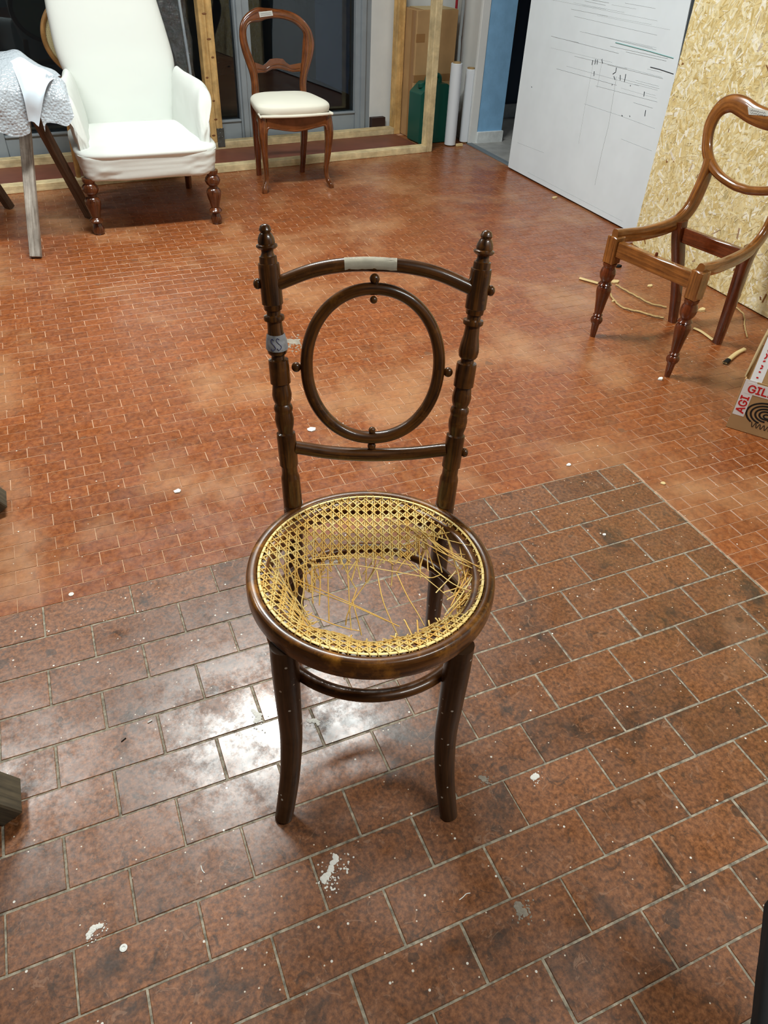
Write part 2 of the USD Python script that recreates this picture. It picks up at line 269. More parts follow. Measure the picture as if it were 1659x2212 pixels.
def put(parent, name, mesh, m, smooth=30, label=None, cat=None, group=None, kind=None, tone=None):
    """one Mesh prim. mesh: trimesh / Manifold / (v, f) / (v, f, uv)"""
    uv = None
    if isinstance(mesh, tuple) and len(mesh) == 3:
        v, f, uv = mesh; mesh = (v, f); smooth = True
    path = free(parent, name)
    mm = M[m] if isinstance(m, str) else m
    if uv is None:
        p = usdkit.mesh(stage, path, mesh, mm, smooth=smooth)
    else:
        v, f, n = meshkit.arrays(mesh, True)
        p = usdkit.mesh(stage, path, (v, f), mm, smooth=False, uv=uv)
        p.CreateNormalsAttr(Vt.Vec3fArray.FromNumpy(weld_normals(v, n).astype(np.float32))); p.SetNormalsInterpolation('vertex')
    if tone is not None:
        pv = UsdGeom.PrimvarsAPI(p)
        if np.ndim(tone) == 0: tone = np.full(len(p.GetPointsAttr().Get()), tone)
        pv.CreatePrimvar('tone', Sdf.ValueTypeNames.FloatArray, 'vertex').Set(Vt.FloatArray.FromNumpy(np.asarray(tone, np.float32)))
    tag(p.GetPrim(), label, cat, group, kind)
    return path
def top(name, mesh, m, label, cat, smooth=30, group=None, kind=None):
    return put('/World', name, mesh, m, smooth, label=label, cat=cat, group=group, kind=kind)
def struct(name, mesh, m, smooth=30): return put('/World', name, mesh, m, smooth, kind='structure')

# ------------------------------------------------------------------ shapes
def join(*ms):
    """concatenate (v, f) or (v, f, uv)"""
    V, F, U, n = [], [], [], 0
    for q in ms:
        V.append(q[0]); F.append(np.asarray(q[1]) + n); n += len(q[0])
        if len(q) == 3: U.append(q[2])
    return (np.vstack(V), np.vstack(F), np.vstack(U)) if len(U) == len(ms) else (np.vstack(V), np.vstack(F))
def tr(mesh, R=None, t=(0, 0, 0)):
    v = mesh[0] if R is None else mesh[0] @ np.asarray(R).T
    return (v + np.asarray(t, float),) + tuple(mesh[1:])
def box(x0, x1, y0, y1, z0, z1, ch=0.002, axis=None):
    """chamfered box with uv along its longest side"""
    x0, x1 = sorted((x0, x1)); y0, y1 = sorted((y0, y1)); z0, z1 = sorted((z0, z1))
    a, b = np.array([x0, y0, z0]), np.array([x1, y1, z1]); c, h = (a + b) / 2, (b - a) / 2
    ch = min(ch, h.min() * 0.45)
    pts = []
    for k in range(3):
        e = h - ch; e[k] = h[k]
        for s in np.ndindex(2, 2, 2): pts.append(c + (np.array(s) * 2 - 1) * e)
    hull = trimesh.convex.convex_hull(np.array(pts))
    v = np.array(hull.vertices)[np.array(hull.faces).ravel()]; f = np.arange(len(v)).reshape(-1, 3)
    n = np.cross(v[1::3] - v[0::3], v[2::3] - v[0::3]); ax = int(np.argmax(h)) if axis is None else axis
    o = [i for i in range(3) if i != ax]
    uv = np.zeros((len(v), 2)); uv[:, 0] = v[:, ax]
    for i in range(len(f)):
        k = o[1] if abs(n[i, o[0]]) > abs(n[i, o[1]]) else o[0]
        uv[3 * i:3 * i + 3, 1] = v[3 * i:3 * i + 3, k] + 0.37 * k
    return v, f, uv
def frames(P, closed=False, up=None):
    P = np.asarray(P, float)
    t = (np.roll(P, -1, 0) - np.roll(P, 1, 0)) if closed else np.gradient(P, axis=0)
    t /= np.linalg.norm(t, axis=1, keepdims=True) + 1e-12
    if up is not None:
        b = np.cross(t, np.asarray(up, float)); b /= np.linalg.norm(b, axis=1, keepdims=True) + 1e-12
        return t, b, np.cross(b, t)
    a = np.cross(t[0], [0, 0, 1.0] if abs(t[0][2]) < 0.9 else [1.0, 0, 0]); a /= np.linalg.norm(a)
    A = []
    for k in range(len(P)):
        a = a - t[k] * np.dot(a, t[k]); a /= np.linalg.norm(a) + 1e-12; A.append(a)
    A = np.array(A)
    return t, A, np.cross(t, A)
def sweep(P, rad, sides=16, closed=False, up=None, section=None, caps=True):
    """tube along P. rad: scalar, (n,) or (n, 2) half-widths along the two frame axes. section: (k, 2) unit outline."""
    P = np.asarray(P, float); n = len(P)
    t, a, b = frames(P, closed, up)
    rad = np.asarray(rad, float)
    rad = np.broadcast_to(rad, (n, 2)) if rad.ndim == 0 else (np.stack([rad, rad], 1) if rad.ndim == 1 and len(rad) == n else np.broadcast_to(rad, (n, 2)))
    if section is None:
        th = np.linspace(0, 2 * np.pi, sides + 1); section = np.c_[np.cos(th), np.sin(th)]
    else:
        section = np.vstack([section, section[:1]])
    k = len(section)
    V = P[:, None] + a[:, None] * (section[None, :, 0:1] * rad[:, None, 0:1]) + b[:, None] * (section[None, :, 1:2] * rad[:, None, 1:2])
    s = np.r_[0, np.cumsum(np.linalg.norm(np.diff(P, axis=0), axis=1))]
    per = np.r_[0, np.cumsum(np.linalg.norm(np.diff(section * rad.mean(), axis=0), axis=1))]
    if closed:
        V = np.concatenate([V, V[:1]]); s = np.r_[s, s[-1] + np.linalg.norm(P[0] - P[-1])]; n += 1
    uv = np.stack(np.broadcast_arrays(s[:, None], per[None, :]), -1)
    i, j = np.meshgrid(np.arange(n - 1), np.arange(k - 1), indexing='ij')
    q = np.stack([i * k + j, i * k + j + 1, (i + 1) * k + j + 1, (i + 1) * k + j], -1).reshape(-1, 4)
    f = np.vstack([q[:, [0, 1, 2]], q[:, [0, 2, 3]]])
    V, uv = V.reshape(-1, 3), uv.reshape(-1, 2)
    out = (V, f, uv)
    if caps and not closed:
        for e, flip in ((0, True), (n - 1, False)):
            ring = V[e * k:e * k + k - 1]; c = ring.mean(0)
            vv = np.vstack([ring, c]); m = len(ring)
            ff = np.array([[x, (x + 1) % m, m] for x in range(m)])
            if flip: ff = ff[:, ::-1]
            out = join(out, (vv, ff, np.c_[vv[:, 0] * 0 + s[e], vv[:, 1] * 0]))
    return out
def spline(pts, n, closed=False):
    """Catmull-Rom through pts"""
    P = np.asarray(pts, float); m = len(P)
    if closed: idx = lambda i: P[i % m]
    else: idx = lambda i: P[min(max(i, 0), m - 1)] if 0 <= i < m else (2 * P[0] - P[1] if i < 0 else 2 * P[-1] - P[-2])
    segs = m if closed else m - 1
    out = []
    for u in np.linspace(0, segs, n, endpoint=not closed):
        k = min(int(u), segs - 1); t = u - k
        p0, p1, p2, p3 = idx(k - 1), idx(k), idx(k + 1), idx(k + 2)
        out.append(0.5 * (2 * p1 + (p2 - p0) * t + (2 * p0 - 5 * p1 + 4 * p2 - p3) * t ** 2 + (3 * p1 - p0 - 3 * p2 + p3) * t ** 3))
    return np.array(out)
def lathe(prof, n=28, A=None, B=None, uoff=0.0):
    """turned piece. prof: (height along axis, radius); sharp profile corners get split normals. A, B: points that height 0 and |AB| map to."""
    p = np.asarray(prof, float)
    seg = [[p[0]]]
    for k in range(1, len(p)):
        seg[-1].append(p[k])
        if k < len(p) - 1:
            d1, d2 = p[k] - p[k - 1], p[k + 1] - p[k]
            c = np.dot(d1, d2) / (np.linalg.norm(d1) * np.linalg.norm(d2) + 1e-12)
            if c < 0.75: seg.append([p[k]])
    th = np.linspace(0, 2 * np.pi, n + 1)
    ms = []
    for sg in seg:
        s = np.array(sg); m = len(s)
        if m < 2: continue
        V = np.stack([s[:, 1:2] * np.cos(th), s[:, 1:2] * np.sin(th), np.broadcast_to(s[:, 0:1], (m, n + 1))], -1)
        uv = np.stack(np.broadcast_arrays(s[:, 0:1] + uoff, (th * max(s[:, 1].mean(), 0.004))[None]), -1)
        i, j = np.meshgrid(np.arange(m - 1), np.arange(n), indexing='ij'); k = n + 1
        q = np.stack([i * k + j, i * k + j + 1, (i + 1) * k + j + 1, (i + 1) * k + j], -1).reshape(-1, 4)
        if s[-1, 0] < s[0, 0]: q = q[:, ::-1]
        ms.append((V.reshape(-1, 3), np.vstack([q[:, [0, 1, 2]], q[:, [0, 2, 3]]]), uv.reshape(-1, 2)))
    out = join(*ms)
    for e in (0, -1):
        r, z = p[e, 1], p[e, 0]
        if r > 1e-4:
            ring = np.c_[r * np.cos(th[:-1]), r * np.sin(th[:-1]), np.full(n, z)]
            vv = np.vstack([ring, [0, 0, z]]); ff = np.array([[x, (x + 1) % n, n] for x in range(n)])
            up = (p[-1, 0] > p[0, 0]) == (e == -1)
            out = join(out, (vv, ff if up else ff[:, ::-1], np.c_[vv[:, 0] + 0.1, vv[:, 1]]))
    if A is not None:
        A, B = np.asarray(A, float), np.asarray(B, float)
        z = (B - A) / np.linalg.norm(B - A); x = np.cross([0, 1.0, 0], z); x /= np.linalg.norm(x); y = np.cross(z, x)
        out = (out[0] @ np.stack([x, y, z]) + A, out[1], out[2])
    return out
def sphere(c, r, n=14, sz=(1, 1, 1)):
    th = np.linspace(0, np.pi, n + 1)
    m = lathe(np.c_[-np.cos(th) * r, np.maximum(np.sin(th) * r, 1e-5)], 2 * n)
    return (m[0] * np.asarray(sz) + np.asarray(c), m[1], m[2])
def hull_spheres(ps, res=10):
    out = []
    for (x, y, z, r) in ps: out.append(m3.Manifold.sphere(r, 4 * res).translate((x, y, z)))
    return m3.Manifold.batch_hull(out)
def to_tri(man):
    m = man.to_mesh(); return trimesh.Trimesh(m.vert_properties[:, :3], m.tri_verts, process=False)
def soft(man, edge=0.02, it=8, disp=0.0, freq=12.0, seed=1, aniso=(1, 1, 1)):
    """refined, smoothed, slightly rumpled upholstery"""
    t = to_tri(man.refine_to_length(edge)); t.merge_vertices()
    if it: trimesh.smoothing.filter_taubin(t, iterations=it)
    if disp:
        v = np.array(t.vertices); n = np.array(t.vertex_normals)
        d = meshkit.fbm(v * np.asarray(aniso) * freq, 3, seed) - 0.5
        t.vertices = v + n * (d * disp)[:, None]
    return t
def prism(poly, depth, O, X, Y, bevel=0.0):
    """extrude a 2-D outline by depth, laid out at O along X, Y (towards X x Y)"""
    g = Polygon(poly) if not hasattr(poly, 'geom_type') else poly
    t = trimesh.creation.extrude_polygon(g, depth, engine='earcut')
    X, Y = np.asarray(X, float), np.asarray(Y, float); X = X / np.linalg.norm(X); Y = Y / np.linalg.norm(Y)
    v = np.array(t.vertices)
    return trimesh.Trimesh(np.asarray(O) + v[:, :1] * X + v[:, 1:2] * Y + v[:, 2:3] * np.cross(X, Y), t.faces, process=False)
def superell(k=20, p=3.0):
    th = np.linspace(0, 2 * np.pi, k, endpoint=False); c, s = np.cos(th), np.sin(th)
    return np.c_[np.sign(c) * np.abs(c) ** (2 / p), np.sign(s) * np.abs(s) ** (2 / p)]
def vt(mesh): return (np.array(mesh.vertices), np.array(mesh.faces))
def loft(sec, p=3.5, n=64, cap0=True, cap1=True, axis=2, wr=0.0, fr=8.0, seed=0, an=(1, 1, 1)):
    """rounded body through superellipse sections (height, cx, cy, half x, half y) along z"""
    S = spline(np.array(sec, float), 6 * len(sec)); th = np.linspace(0, 2 * np.pi, n, endpoint=False); c, s_ = np.cos(th), np.sin(th)
    u, v = np.sign(c) * np.abs(c) ** (2 / p), np.sign(s_) * np.abs(s_) ** (2 / p)
    V = np.stack([S[:, 1:2] + np.maximum(S[:, 3:4], .001) * u, S[:, 2:3] + np.maximum(S[:, 4:5], .001) * v, np.broadcast_to(S[:, 0:1], (len(S), n))], -1)
    return grid_body(V, wr, fr, seed, an)
def grid_body(V, wr=0.0, fr=8.0, seed=0, an=(1, 1, 1)):
    m, n = V.shape[:2]; i, j = np.meshgrid(np.arange(m - 1), np.arange(n), indexing='ij')
    q = np.stack([i * n + j, i * n + (j + 1) % n, (i + 1) * n + (j + 1) % n, (i + 1) * n + j], -1).reshape(-1, 4)
    f = [q[:, [0, 1, 2]], q[:, [0, 2, 3]]]; v = V.reshape(-1, 3); v = np.vstack([v, V[0].mean(0), V[-1].mean(0)])
    r = np.arange(n); f += [np.c_[(r + 1) % n, r, np.full(n, m * n)], np.c_[(m - 1) * n + r, (m - 1) * n + (r + 1) % n, np.full(n, m * n + 1)]]
    t = trimesh.Trimesh(v, np.vstack(f), process=False)
    if t.volume < 0: t.invert()
    if wr:
        d = meshkit.fbm(np.array(t.vertices) * np.asarray(an) * fr, 3, seed) - .5; t.vertices = np.array(t.vertices) + np.array(t.vertex_normals) * (d * wr)[:, None]
    return t

# ================================================================== the room
Ba = math.radians(5.4); BO = np.array([2.763, 3.562, 0.0])
BU, BV = np.array([math.cos(Ba), math.sin(Ba), 0]), np.array([-math.sin(Ba), math.cos(Ba), 0])
def Bw(u, v, z=0.0): return BO + u * BU + v * BV + np.array([0, 0, z])
RB = np.stack([BU, BV, [0, 0, 1.0]], 1)
def Bbox(u0, u1, v0, v1, z0, z1, ch=0.002): return tr(box(u0, u1, v0, v1, z0, z1, ch), RB, BO)

floor = Thing('floor', 'terracotta floor of large and small clay tiles with pale joints', kind='structure')
floor.part('slab', box(-3.3, 3.14, -4.1, 4.6, -0.12, -0.006), 'grout', False)
floor.part('joint_bed', box(-3.2, 1.703, -4.0, 0.0, -0.02, -0.0014, 0.0002), 'grout', False, label='grey mortar joints between the large tiles')
floor.part('joint_bed', box(-3.2, 3.12, 0.0, 4.3, -0.02, -0.0010, 0.0002), 'grout_pale', False, label='pale mortar joints between the small brick tiles')
floor.part('joint_bed', box(1.703, 3.12, -4.0, 0.0, -0.02, -0.0010, 0.0002), 'grout_pale', False, label='pale mortar joints between the small brick tiles')
def paver(x0, x1, y0, y1, gap, ch, dz, drop, tilt):
    """one flat clay piece: top, chamfer and sides, no underside"""
    x0 += gap / 2; x1 -= gap / 2; y0 += gap / 2; y1 -= gap / 2
    j = lambda s: nr.uniform(-s, s)
    s = min(gap * 0.25, 0.0008); x0 += j(s); x1 += j(s); y0 += j(s); y1 += j(s)
    z = dz; tx, ty = j(tilt), j(tilt)
    rings = []
    for e, zz in ((ch, 0), (0, -ch * 0.8), (0, -drop)):
        rings += [(x0 + e, y0 + e, z + zz - tx - ty), (x1 - e, y0 + e, z + zz + tx - ty), (x1 - e, y1 - e, z + zz + tx + ty), (x0 + e, y1 - e, z + zz - tx + ty)]
    f = [(0, 1, 2), (0, 2, 3)]
    for r in (0, 4):
        for k in range(4):
            a, b = r + k, r + (k + 1) % 4
            f += [(a, a + 4, b + 4), (a, b + 4, b)]
    return np.array(rings), np.array(f)
def depth_of(x, y):
    c = ROT @ (np.array([x, y, 0]) - EYE); return c
big, small = [], []
for r in range(0, 40):
    y1 = -0.1 * r; y0 = y1 - 0.1
    off = 0.0 if r % 2 == 0 else 0.1
    for k in range(-17, 9):
        a, b = off + 0.2 * k, off + 0.2 * k + 0.2
        if a >= 1.70: continue
        big.append((a, min(b, 1.7015), y0, y1))
for r in range(0, 81):
    y0 = 0.05 * r; off = 0.046 if r % 2 == 0 else -0.003
    for k in range(-33, 32):
        a = off + 0.1 * k
        if a < 3.11: small.append((a, min(a + 0.1, 3.115), y0, y0 + 0.05))
for r in range(0, 80):
    y1 = -0.05 * r
    off = 1.756 if r % 2 == 0 else 1.706
    if off > 1.71: small.append((1.704, off, y1 - 0.05, y1))
    k = 0
    while off + 0.1 * k < 3.11:
        small.append((off + 0.1 * k, min(off + 0.1 * k + 0.1, 3.115), y1 - 0.05, y1)); k += 1
def near(q, n):
    """the n pieces that show largest: inside the frame first, then by depth"""
    def key(t):
        c = depth_of((t[0] + t[1]) / 2, (t[2] + t[3]) / 2)
        if c[2] < 0.1: return 99
        px, py = W / 2 + FPX * c[0] / c[2], H / 2 + FPX * c[1] / c[2]
        return c[2] + (0 if -150 < px < W + 150 and -100 < py < H + 200 else 20)
    o = sorted(q, key=key)
    return o[:n], o[n:]
for pieces, n, name, gap, ch, mt, drop, tilt in ((big, 290, 'tile', 0.0044, 0.0010, 'tile', 0.004, 0.00012), (small, 300, 'brick', 0.0022, 0.0005, 'brick', 0.0028, 0.00018)):
    close, rest = near(pieces, n)
    for q in close:
        floor.part(name, paver(*q, gap, ch, nr.uniform(-0.0005, 0.0003) * (0.4 if name == 'brick' else .7), drop, tilt), mt, False, tone=float(np.clip(nr.normal(0.5, 0.2), 0, 1)))
    ms = [paver(*q, gap, ch, nr.uniform(-0.0004, 0.0003) * (0.4 if name == 'brick' else .7), drop, tilt) for q in rest]
    nt = np.repeat(np.clip(nr.normal(0.5, 0.2, len(ms)), 0, 1), 12)
    floor.part(name + '_field', join(*ms), mt, False, kind='stuff', tone=nt)
floor.part('painted_strip', Bbox(-6.0, 0.0, 0.02, 0.62, -0.01, 0.0015, 0.0005), 'red_paint', False, label='smooth dull red floor strip between the two timber plates')

struct('ceiling', box(-3.3, 5.2, -4.2, 6.2, 3.02, 3.12), 'ceiling', False)
struct('wall_left', box(-3.35, -3.2, -4.2, 4.6, -0.1, 3.02), 'grey_wall', False)
struct('wall_front', box(-3.3, 3.4, -4.2, -4.05, -0.1, 3.02), 'grey_wall', False)
wr = Thing('wall_right', 'white painted side wall with a blue door reveal', kind='structure')
wr.part('plaster', box(3.125, 3.40, -4.2, 2.70, -0.1, 3.02), 'white_wall', False)
wr.part('plaster', box(3.175, 3.39, 3.712, 4.8, -0.1, 3.02), 'white_wall', False)
wr.part('plaster', box(3.125, 3.40, 2.69, 3.72, 2.15, 3.02), 'white_wall', False)
wr.part('reveal', tr(box(3.188, 3.395, 3.700, 3.716, 0.075, 2.16, 0.001), None), 'blue_wall', False, label='light blue painted end of the wall beside the doorway')
wr.part('reveal_skirting', box(3.186, 3.402, 3.684, 3.716, 0.0, 0.078, 0.002), 'skirting', False, label='scuffed white skirting on the blue wall end')
wr.part('casing', box(3.128, 3.188, 3.694, 3.72, 0.0, 2.16, 0.003), 'white_wall', False)
struct('wall_back', Bbox(-0.17, 0.48, 0.64, 0.78, -0.1, 3.02), 'white_wall', False)
struct('baseboard_back', Bbox(-0.165, -0.05, 0.60, 0.645, 0.0, 0.105, 0.002), 'dark_base', False)
# room beyond the doorway
struct('floor_beyond', box(3.14, 5.2, 2.6, 6.2, -0.12, 0.004), 'grey_tile', False)
struct('trim_1', box(3.112, 3.155, 2.72, 3.70, -0.02, 0.008, 0.003), 'threshold', False)
struct('wall_beyond', box(3.39, 5.2, 4.40, 4.55, -0.1, 3.02), 'dark_wall', False)
struct('wall_beyond_side', box(5.05, 5.2, 2.5, 4.6, -0.1, 3.02), 'dark_wall', False)
struct('wall_beyond_near', box(3.39, 5.2, 2.45, 2.6, -0.1, 3.02), 'dark_wall', False)
struct('baseboard_beyond', box(3.40, 5.1, 4.375, 4.402, 0.004, 0.105, 0.002), 'skirting', False)

# glazed sliding door with the night behind it
door = Thing('door_1', 'grey aluminium sliding glass door with dark panes', kind='structure')
def frame_bar(name, u0, u1, v0, v1, z0, z1): door.part(name, Bbox(u0, u1, v0, v1, z0, z1, 0.003), 'alu', False)
frame_bar('jamb', -0.285, -0.165, 0.64, 0.74, 0.0, 2.45)
frame_bar('jamb_lip', -0.250, -0.215, 0.615, 0.642, 0.0, 2.45)
for (a, b) in ((-1.155, -1.05), (-2.78, -2.66)):
    frame_bar('stile', a, b, 0.64, 0.72, 0.0, 2.45)
    frame_bar('stile_lip', a + 0.012, a + 0.05, 0.618, 0.642, 0.02, 2.45)
for (a, b) in ((-1.05, -0.285), (-2.66, -1.155), (-4.3, -2.78)):
    frame_bar('bottom_rail', a, b, 0.65, 0.71, 0.0, 0.148)
    frame_bar('glazing_bead', a + 0.001, b - 0.001, 0.638, 0.652, 0.136, 0.150)
    frame_bar('top_rail', a, b, 0.65, 0.71, 2.33, 2.45)
    door.part('pane', Bbox(a, b, 0.675, 0.681, 0.145, 2.34, 0.0005), 'pane', False)
struct('wall_back_lintel', Bbox(-6.2, -0.17, 0.60, 0.78, 2.45, 3.02), 'white_wall', False)
struct('wall_back_left', Bbox(-6.2, -4.3, 0.60, 0.78, -0.1, 2.45), 'white_wall', False)
struct('ground_outside', Bbox(-6.2, 0.4, 0.78, 3.4, -0.14, -0.03), 'fabric_dark', False)
struct('wall_outside', Bbox(-6.2, 0.6, 3.3, 3.4, -0.1, 3.0), 'fabric_dark', False)

# timber partition frame
def timber(name, u0, u1, v0, v1, z0, z1, m, label, cat):
    return top(name, Bbox(u0, u1, v0, v1, z0, z1, 0.0025), m, label, cat, False)
timber('sill_plate', -4.2, -0.046, 0.0, 0.07, 0.0, 0.04, 'pine_pale', 'pale pine floor plate lying nearest the room, in front of the red strip', 'timber')
timber('sill_plate', -4.2, -0.012, 0.53, 0.60, 0.0, 0.045, 'pine_pale', 'pale pine floor plate lying against the foot of the glass door', 'timber')
timber('timber_post', -0.046, 0.0, 0.0, 0.075, 0.0, 2.6, 'pine_pale', 'pale pine post standing at the front corner beside the white film rolls', 'post')
timber('timber_post', -0.010, 0.042, 0.53, 0.61, 0.0, 2.6, 'pine', 'pine post standing behind, at the left edge of the tall cardboard box', 'post')
pst = Thing('timber_post', 'knotty pine post between the armchair and the balloon back chair', 'post')
for u0, u1 in ((-1.416, -1.372), (-1.3715, -1.328)):
    pst.part('stud', Bbox(u0, u1, 0.53, 0.60, 0.046, 2.6, 0.002), 'pine', False)
kn = []
for k in range(9):
    z = 0.1 + k * 0.11 + rnd.uniform(-.03, .03); u = rnd.uniform(-1.405, -1.34)
    kn.append(tr(sphere((0, 0, 0), 1, 6, (0.009 + 0.006 * rnd.random(), 0.0012, 0.006)), RB, Bw(u, 0.5297, z)))
pst.part('knot', join(*kn), plain('pine_knot', lin(128, 82, 44), 0.6), True, kind='stuff')
br = Thing('angle_bracket', 'galvanised steel angle bracket at the foot of the knotty pine post', 'bracket')
br.part('plate', Bbox(-1.372, -1.322, 0.527, 0.5295, 0.046, 0.13, 0.0008), 'steel', False)
br.part('foot', Bbox(-1.372, -1.322, 0.5262, 0.53, 0.016, 0.047, 0.0006), 'steel', False)
for du, dz in ((0.012, 0.06), (0.036, 0.062), (0.024, 0.085), (0.012, 0.108), (0.036, 0.11)):
    br.part('screw', lathe([(0, 0.0045), (0.0015, 0.003), (0.002, 0.0001)], 10, Bw(-1.372 + du, 0.5272, 0.046 + dz - 0.03), Bw(-1.372 + du, 0.52, 0.046 + dz - 0.03)), 'steel')

# ------------------------------------------------------------------ board wall and white sliding panel on the right
osb = Thing('strand_board', 'pale yellow oriented strand board sheet covering the right wall', 'board', (2.98, 0, 0))
osb.part('core', box(0.0, 0.018, 0.36, 1.605, 0.004, 2.50, 0.001), 'osb', False)
def strands(y0, y1, z0, z1, n, seed):
    g = np.random.default_rng(seed); V, F = [], []
    quad = np.array([[-1, -1], [1, -1], [1, 1], [-1, 1]], float)
    for k in range(n):
        big_ = k < n * 0.3
        L = g.uniform(0.02, 0.06) if big_ else g.uniform(0.006, 0.032)
        w = L * g.uniform(0.14, 0.36) if big_ else min(g.uniform(0.0012, 0.006), L * 0.5)
        a = g.normal(0.15, 0.62) + (math.pi / 2 if g.random() < 0.72 else 0)
        c, s = math.cos(a), math.sin(a)
        q = quad * [L, w]; q[:, 0] += quad[:, 1] * g.uniform(-.3, .3) * w; q[2:, 1] *= g.uniform(0.5, 1.1); q[0, 0] += g.uniform(0, .4) * L * 0.4
        y, z = g.uniform(y0 - .01, y1 + .01), g.uniform(z0, z1)
        p = np.c_[y + q[:, 0] * c - q[:, 1] * s, z + q[:, 0] * s + q[:, 1] * c]
        p[:, 0] = np.clip(p[:, 0], y0, y1); p[:, 1] = np.clip(p[:, 1], z0, z1)
        h0 = 0.00035 + 0.0016 * k / n; tilt = g.uniform(-0.0005, 0.0005)
        hh = -h0 + tilt * quad[:, 0]
        hh = np.minimum(hh, -0.0001)
        o = len(V) * 8
        V.append(np.vstack([np.c_[hh, p], np.c_[np.full(4, 0.0004), p]]))
        F += [(o, o + 3, o + 2), (o, o + 2, o + 1)] + [t for i in range(4) for t in ((o + i, o + (i + 1) % 4, o + 4 + (i + 1) % 4), (o + i, o + 4 + (i + 1) % 4, o + 4 + i))]
    return np.vstack(V), np.array(F)
def strand_part(o, *a): o.part('strand', strands(*a), 'strand', False, kind='stuff', tone=np.repeat(np.random.default_rng(a[-1] + 50).random(a[4]), 8))
strand_part(osb, 0.362, 1.603, 0.006, 1.75, 11000, 3)
strand_part(osb, 0.362, 1.603, 1.75, 2.498, 1500, 4)
osb2 = Thing('strand_board', 'oriented strand board sheet beyond the right edge of the picture, nearer than the first', 'board', (2.98, 0, 0))
osb2.part('core', box(0.0, 0.018, -0.90, 0.357, 0.004, 2.50, 0.001), 'osb', False)
strand_part(osb2, -0.898, 0.355, 0.006, 2.498, 3000, 5)

wp = Thing('sliding_panel', 'large scratched white painted panel standing before the doorway', 'door panel', (3.08, 0, 0))
outline = [(1.62, 0.010), (3.052, 0.010), (3.052, 2.30), (1.840, 2.30), (1.738, 1.05), (1.700, 0.58), (1.64, 0.3)]
wp.part('leaf', prism(outline, 0.026, (0, 0, 0), (0, 1, 0), (0, 0, 1)), 'whitepanel', False)
wp.part('core_edge', prism([(1.60, 0.012), (1.75, 0.012), (1.88, 2.3), (1.66, 2.3)], 0.03, (0.004, 0, 0), (0, 1, 0), (0, 0, 1)), 'panel_edge', False, label='dark edge of the white panel')
def mark(px, w, m, name='scratch', lift=0.0007):
    P = np.array([atp(x, y, (3.08, 0, 0), (1, 0, 0)) - np.array([3.08, 0, 0]) for x, y in px]); P[:, 0] = -0.0001
    wp.part(name, sweep(P, np.c_[np.full(len(P), lift), np.full(len(P), w / 2)] if False else w / 2, 5), m)
for k in range(34):    # long saw-like scratches, the upper right part
    y = rnd.uniform(-35, 170); x0 = rnd.uniform(1185, 1400); L = rnd.uniform(40, 240); s = 0.2 + 0.1 * (y / 200) + rnd.uniform(-.02, .02)
    x1 = min(x0 + L, 1486 - 0.27 * (y + (x0 - 1185) * s + 60))
    if x1 > x0 + 20: mark([(x0, y + (x0 - 1185) * s), (x1, y + (x1 - 1185) * s)], rnd.uniform(0.0008, 0.0022), 'scratch')
mark([(1330, 92), (1400, 110), (1455, 126)], 0.005, 'greenscratch', 'mark')
mark([(1405, 145), (1425, 150), (1455, 160)], 0.004, 'darkscratch', 'mark')
for q in ([(1281, 130), (1279, 140)], [(1287, 128), (1285, 139)], [(1291, 129), (1290, 139)], [(1300, 128), (1302, 137)], [(1284, 154), (1283, 164)], [(1332, 146), (1330, 156), (1324, 160)],
          [(1326, 165), (1329, 172)], [(1323, 182), (1322, 184)], [(1340, 162), (1340, 173)], [(1352, 160), (1349, 177)], [(1362, 184), (1362, 186)], [(1392, 198), (1391, 208)], [(1395, 238), (1393, 251)], [(1343, 249), (1345, 251)], [(1360, 250), (1361, 252)], [(1148, 187), (1149, 189)]):
    mark(q, 0.0042, 'darkscratch', 'mark')
mark([(1332, 165), (1315, 270), (1300, 330), (1285, 400)], 0.0022, 'scratch'); mark([(1302, 126), (1290, 190)], 0.0018, 'scratch'); mark([(1281, 140), (1262, 240), (1250, 310)], 0.0014, 'scratch')
mark([(1262, 224), (1340, 250), (1415, 278)], 0.0014, 'scratch'); mark([(1342, 300), (1408, 326)], 0.0014, 'scratch'); mark([(1118, 308), (1175, 330)], 0.0014, 'scratch'); mark([(1140, 372), (1345, 478)], 0.0012, 'scratch')

# ------------------------------------------------------------------ things in the back corner
cb = Thing('cardboard_box', 'tall brown cardboard box behind the pine posts in the corner', 'box', Bw(0.048, 0.385), 5.4)
cb.part('carton', box(0, 0.33, 0, 0.20, 0.001, 0.785, 0.004), 'card', False)
for z in (0.20, 0.36): cb.part('parcel_tape', box(-0.0012, 0.332, -0.0014, 0.05, z, z + 0.045, 0.0004), 'card_tape', False)
cb.part('parcel_tape', box(-0.0014, -0.0004, 0.02, 0.07, 0.01, 0.78, 0.0003), 'card_tape', False)
cb.part('parcel_tape', box(0.0, 0.07, -0.0012, -0.0002, 0.60, 0.65, 0.0003), 'card_tape', False)
for a in (0.05, 0.19): cb.part('flap', tr(box(0, 0.13, 0, 0.19, 0.7855, 0.789, 0.001), None, (a, 0.005, 0)), 'card_in', False)
jc = Thing('jerrycan', 'dark green plastic jerrycan with carrying handle in front of the tall cardboard box', 'jerrycan', Bw(0.008, 0.20), 5.4)
jc.part('body', prism(Polygon([(0, 0.004), (0.27, 0.004), (0.27, 0.33), (0.21, 0.375), (0.07, 0.375), (0.0, 0.315)]).buffer(-0.012).buffer(0.012, 4), 0.16, (0, 0.165, 0), (1, 0, 0), (0, 0, 1)), 'jerry', 30)
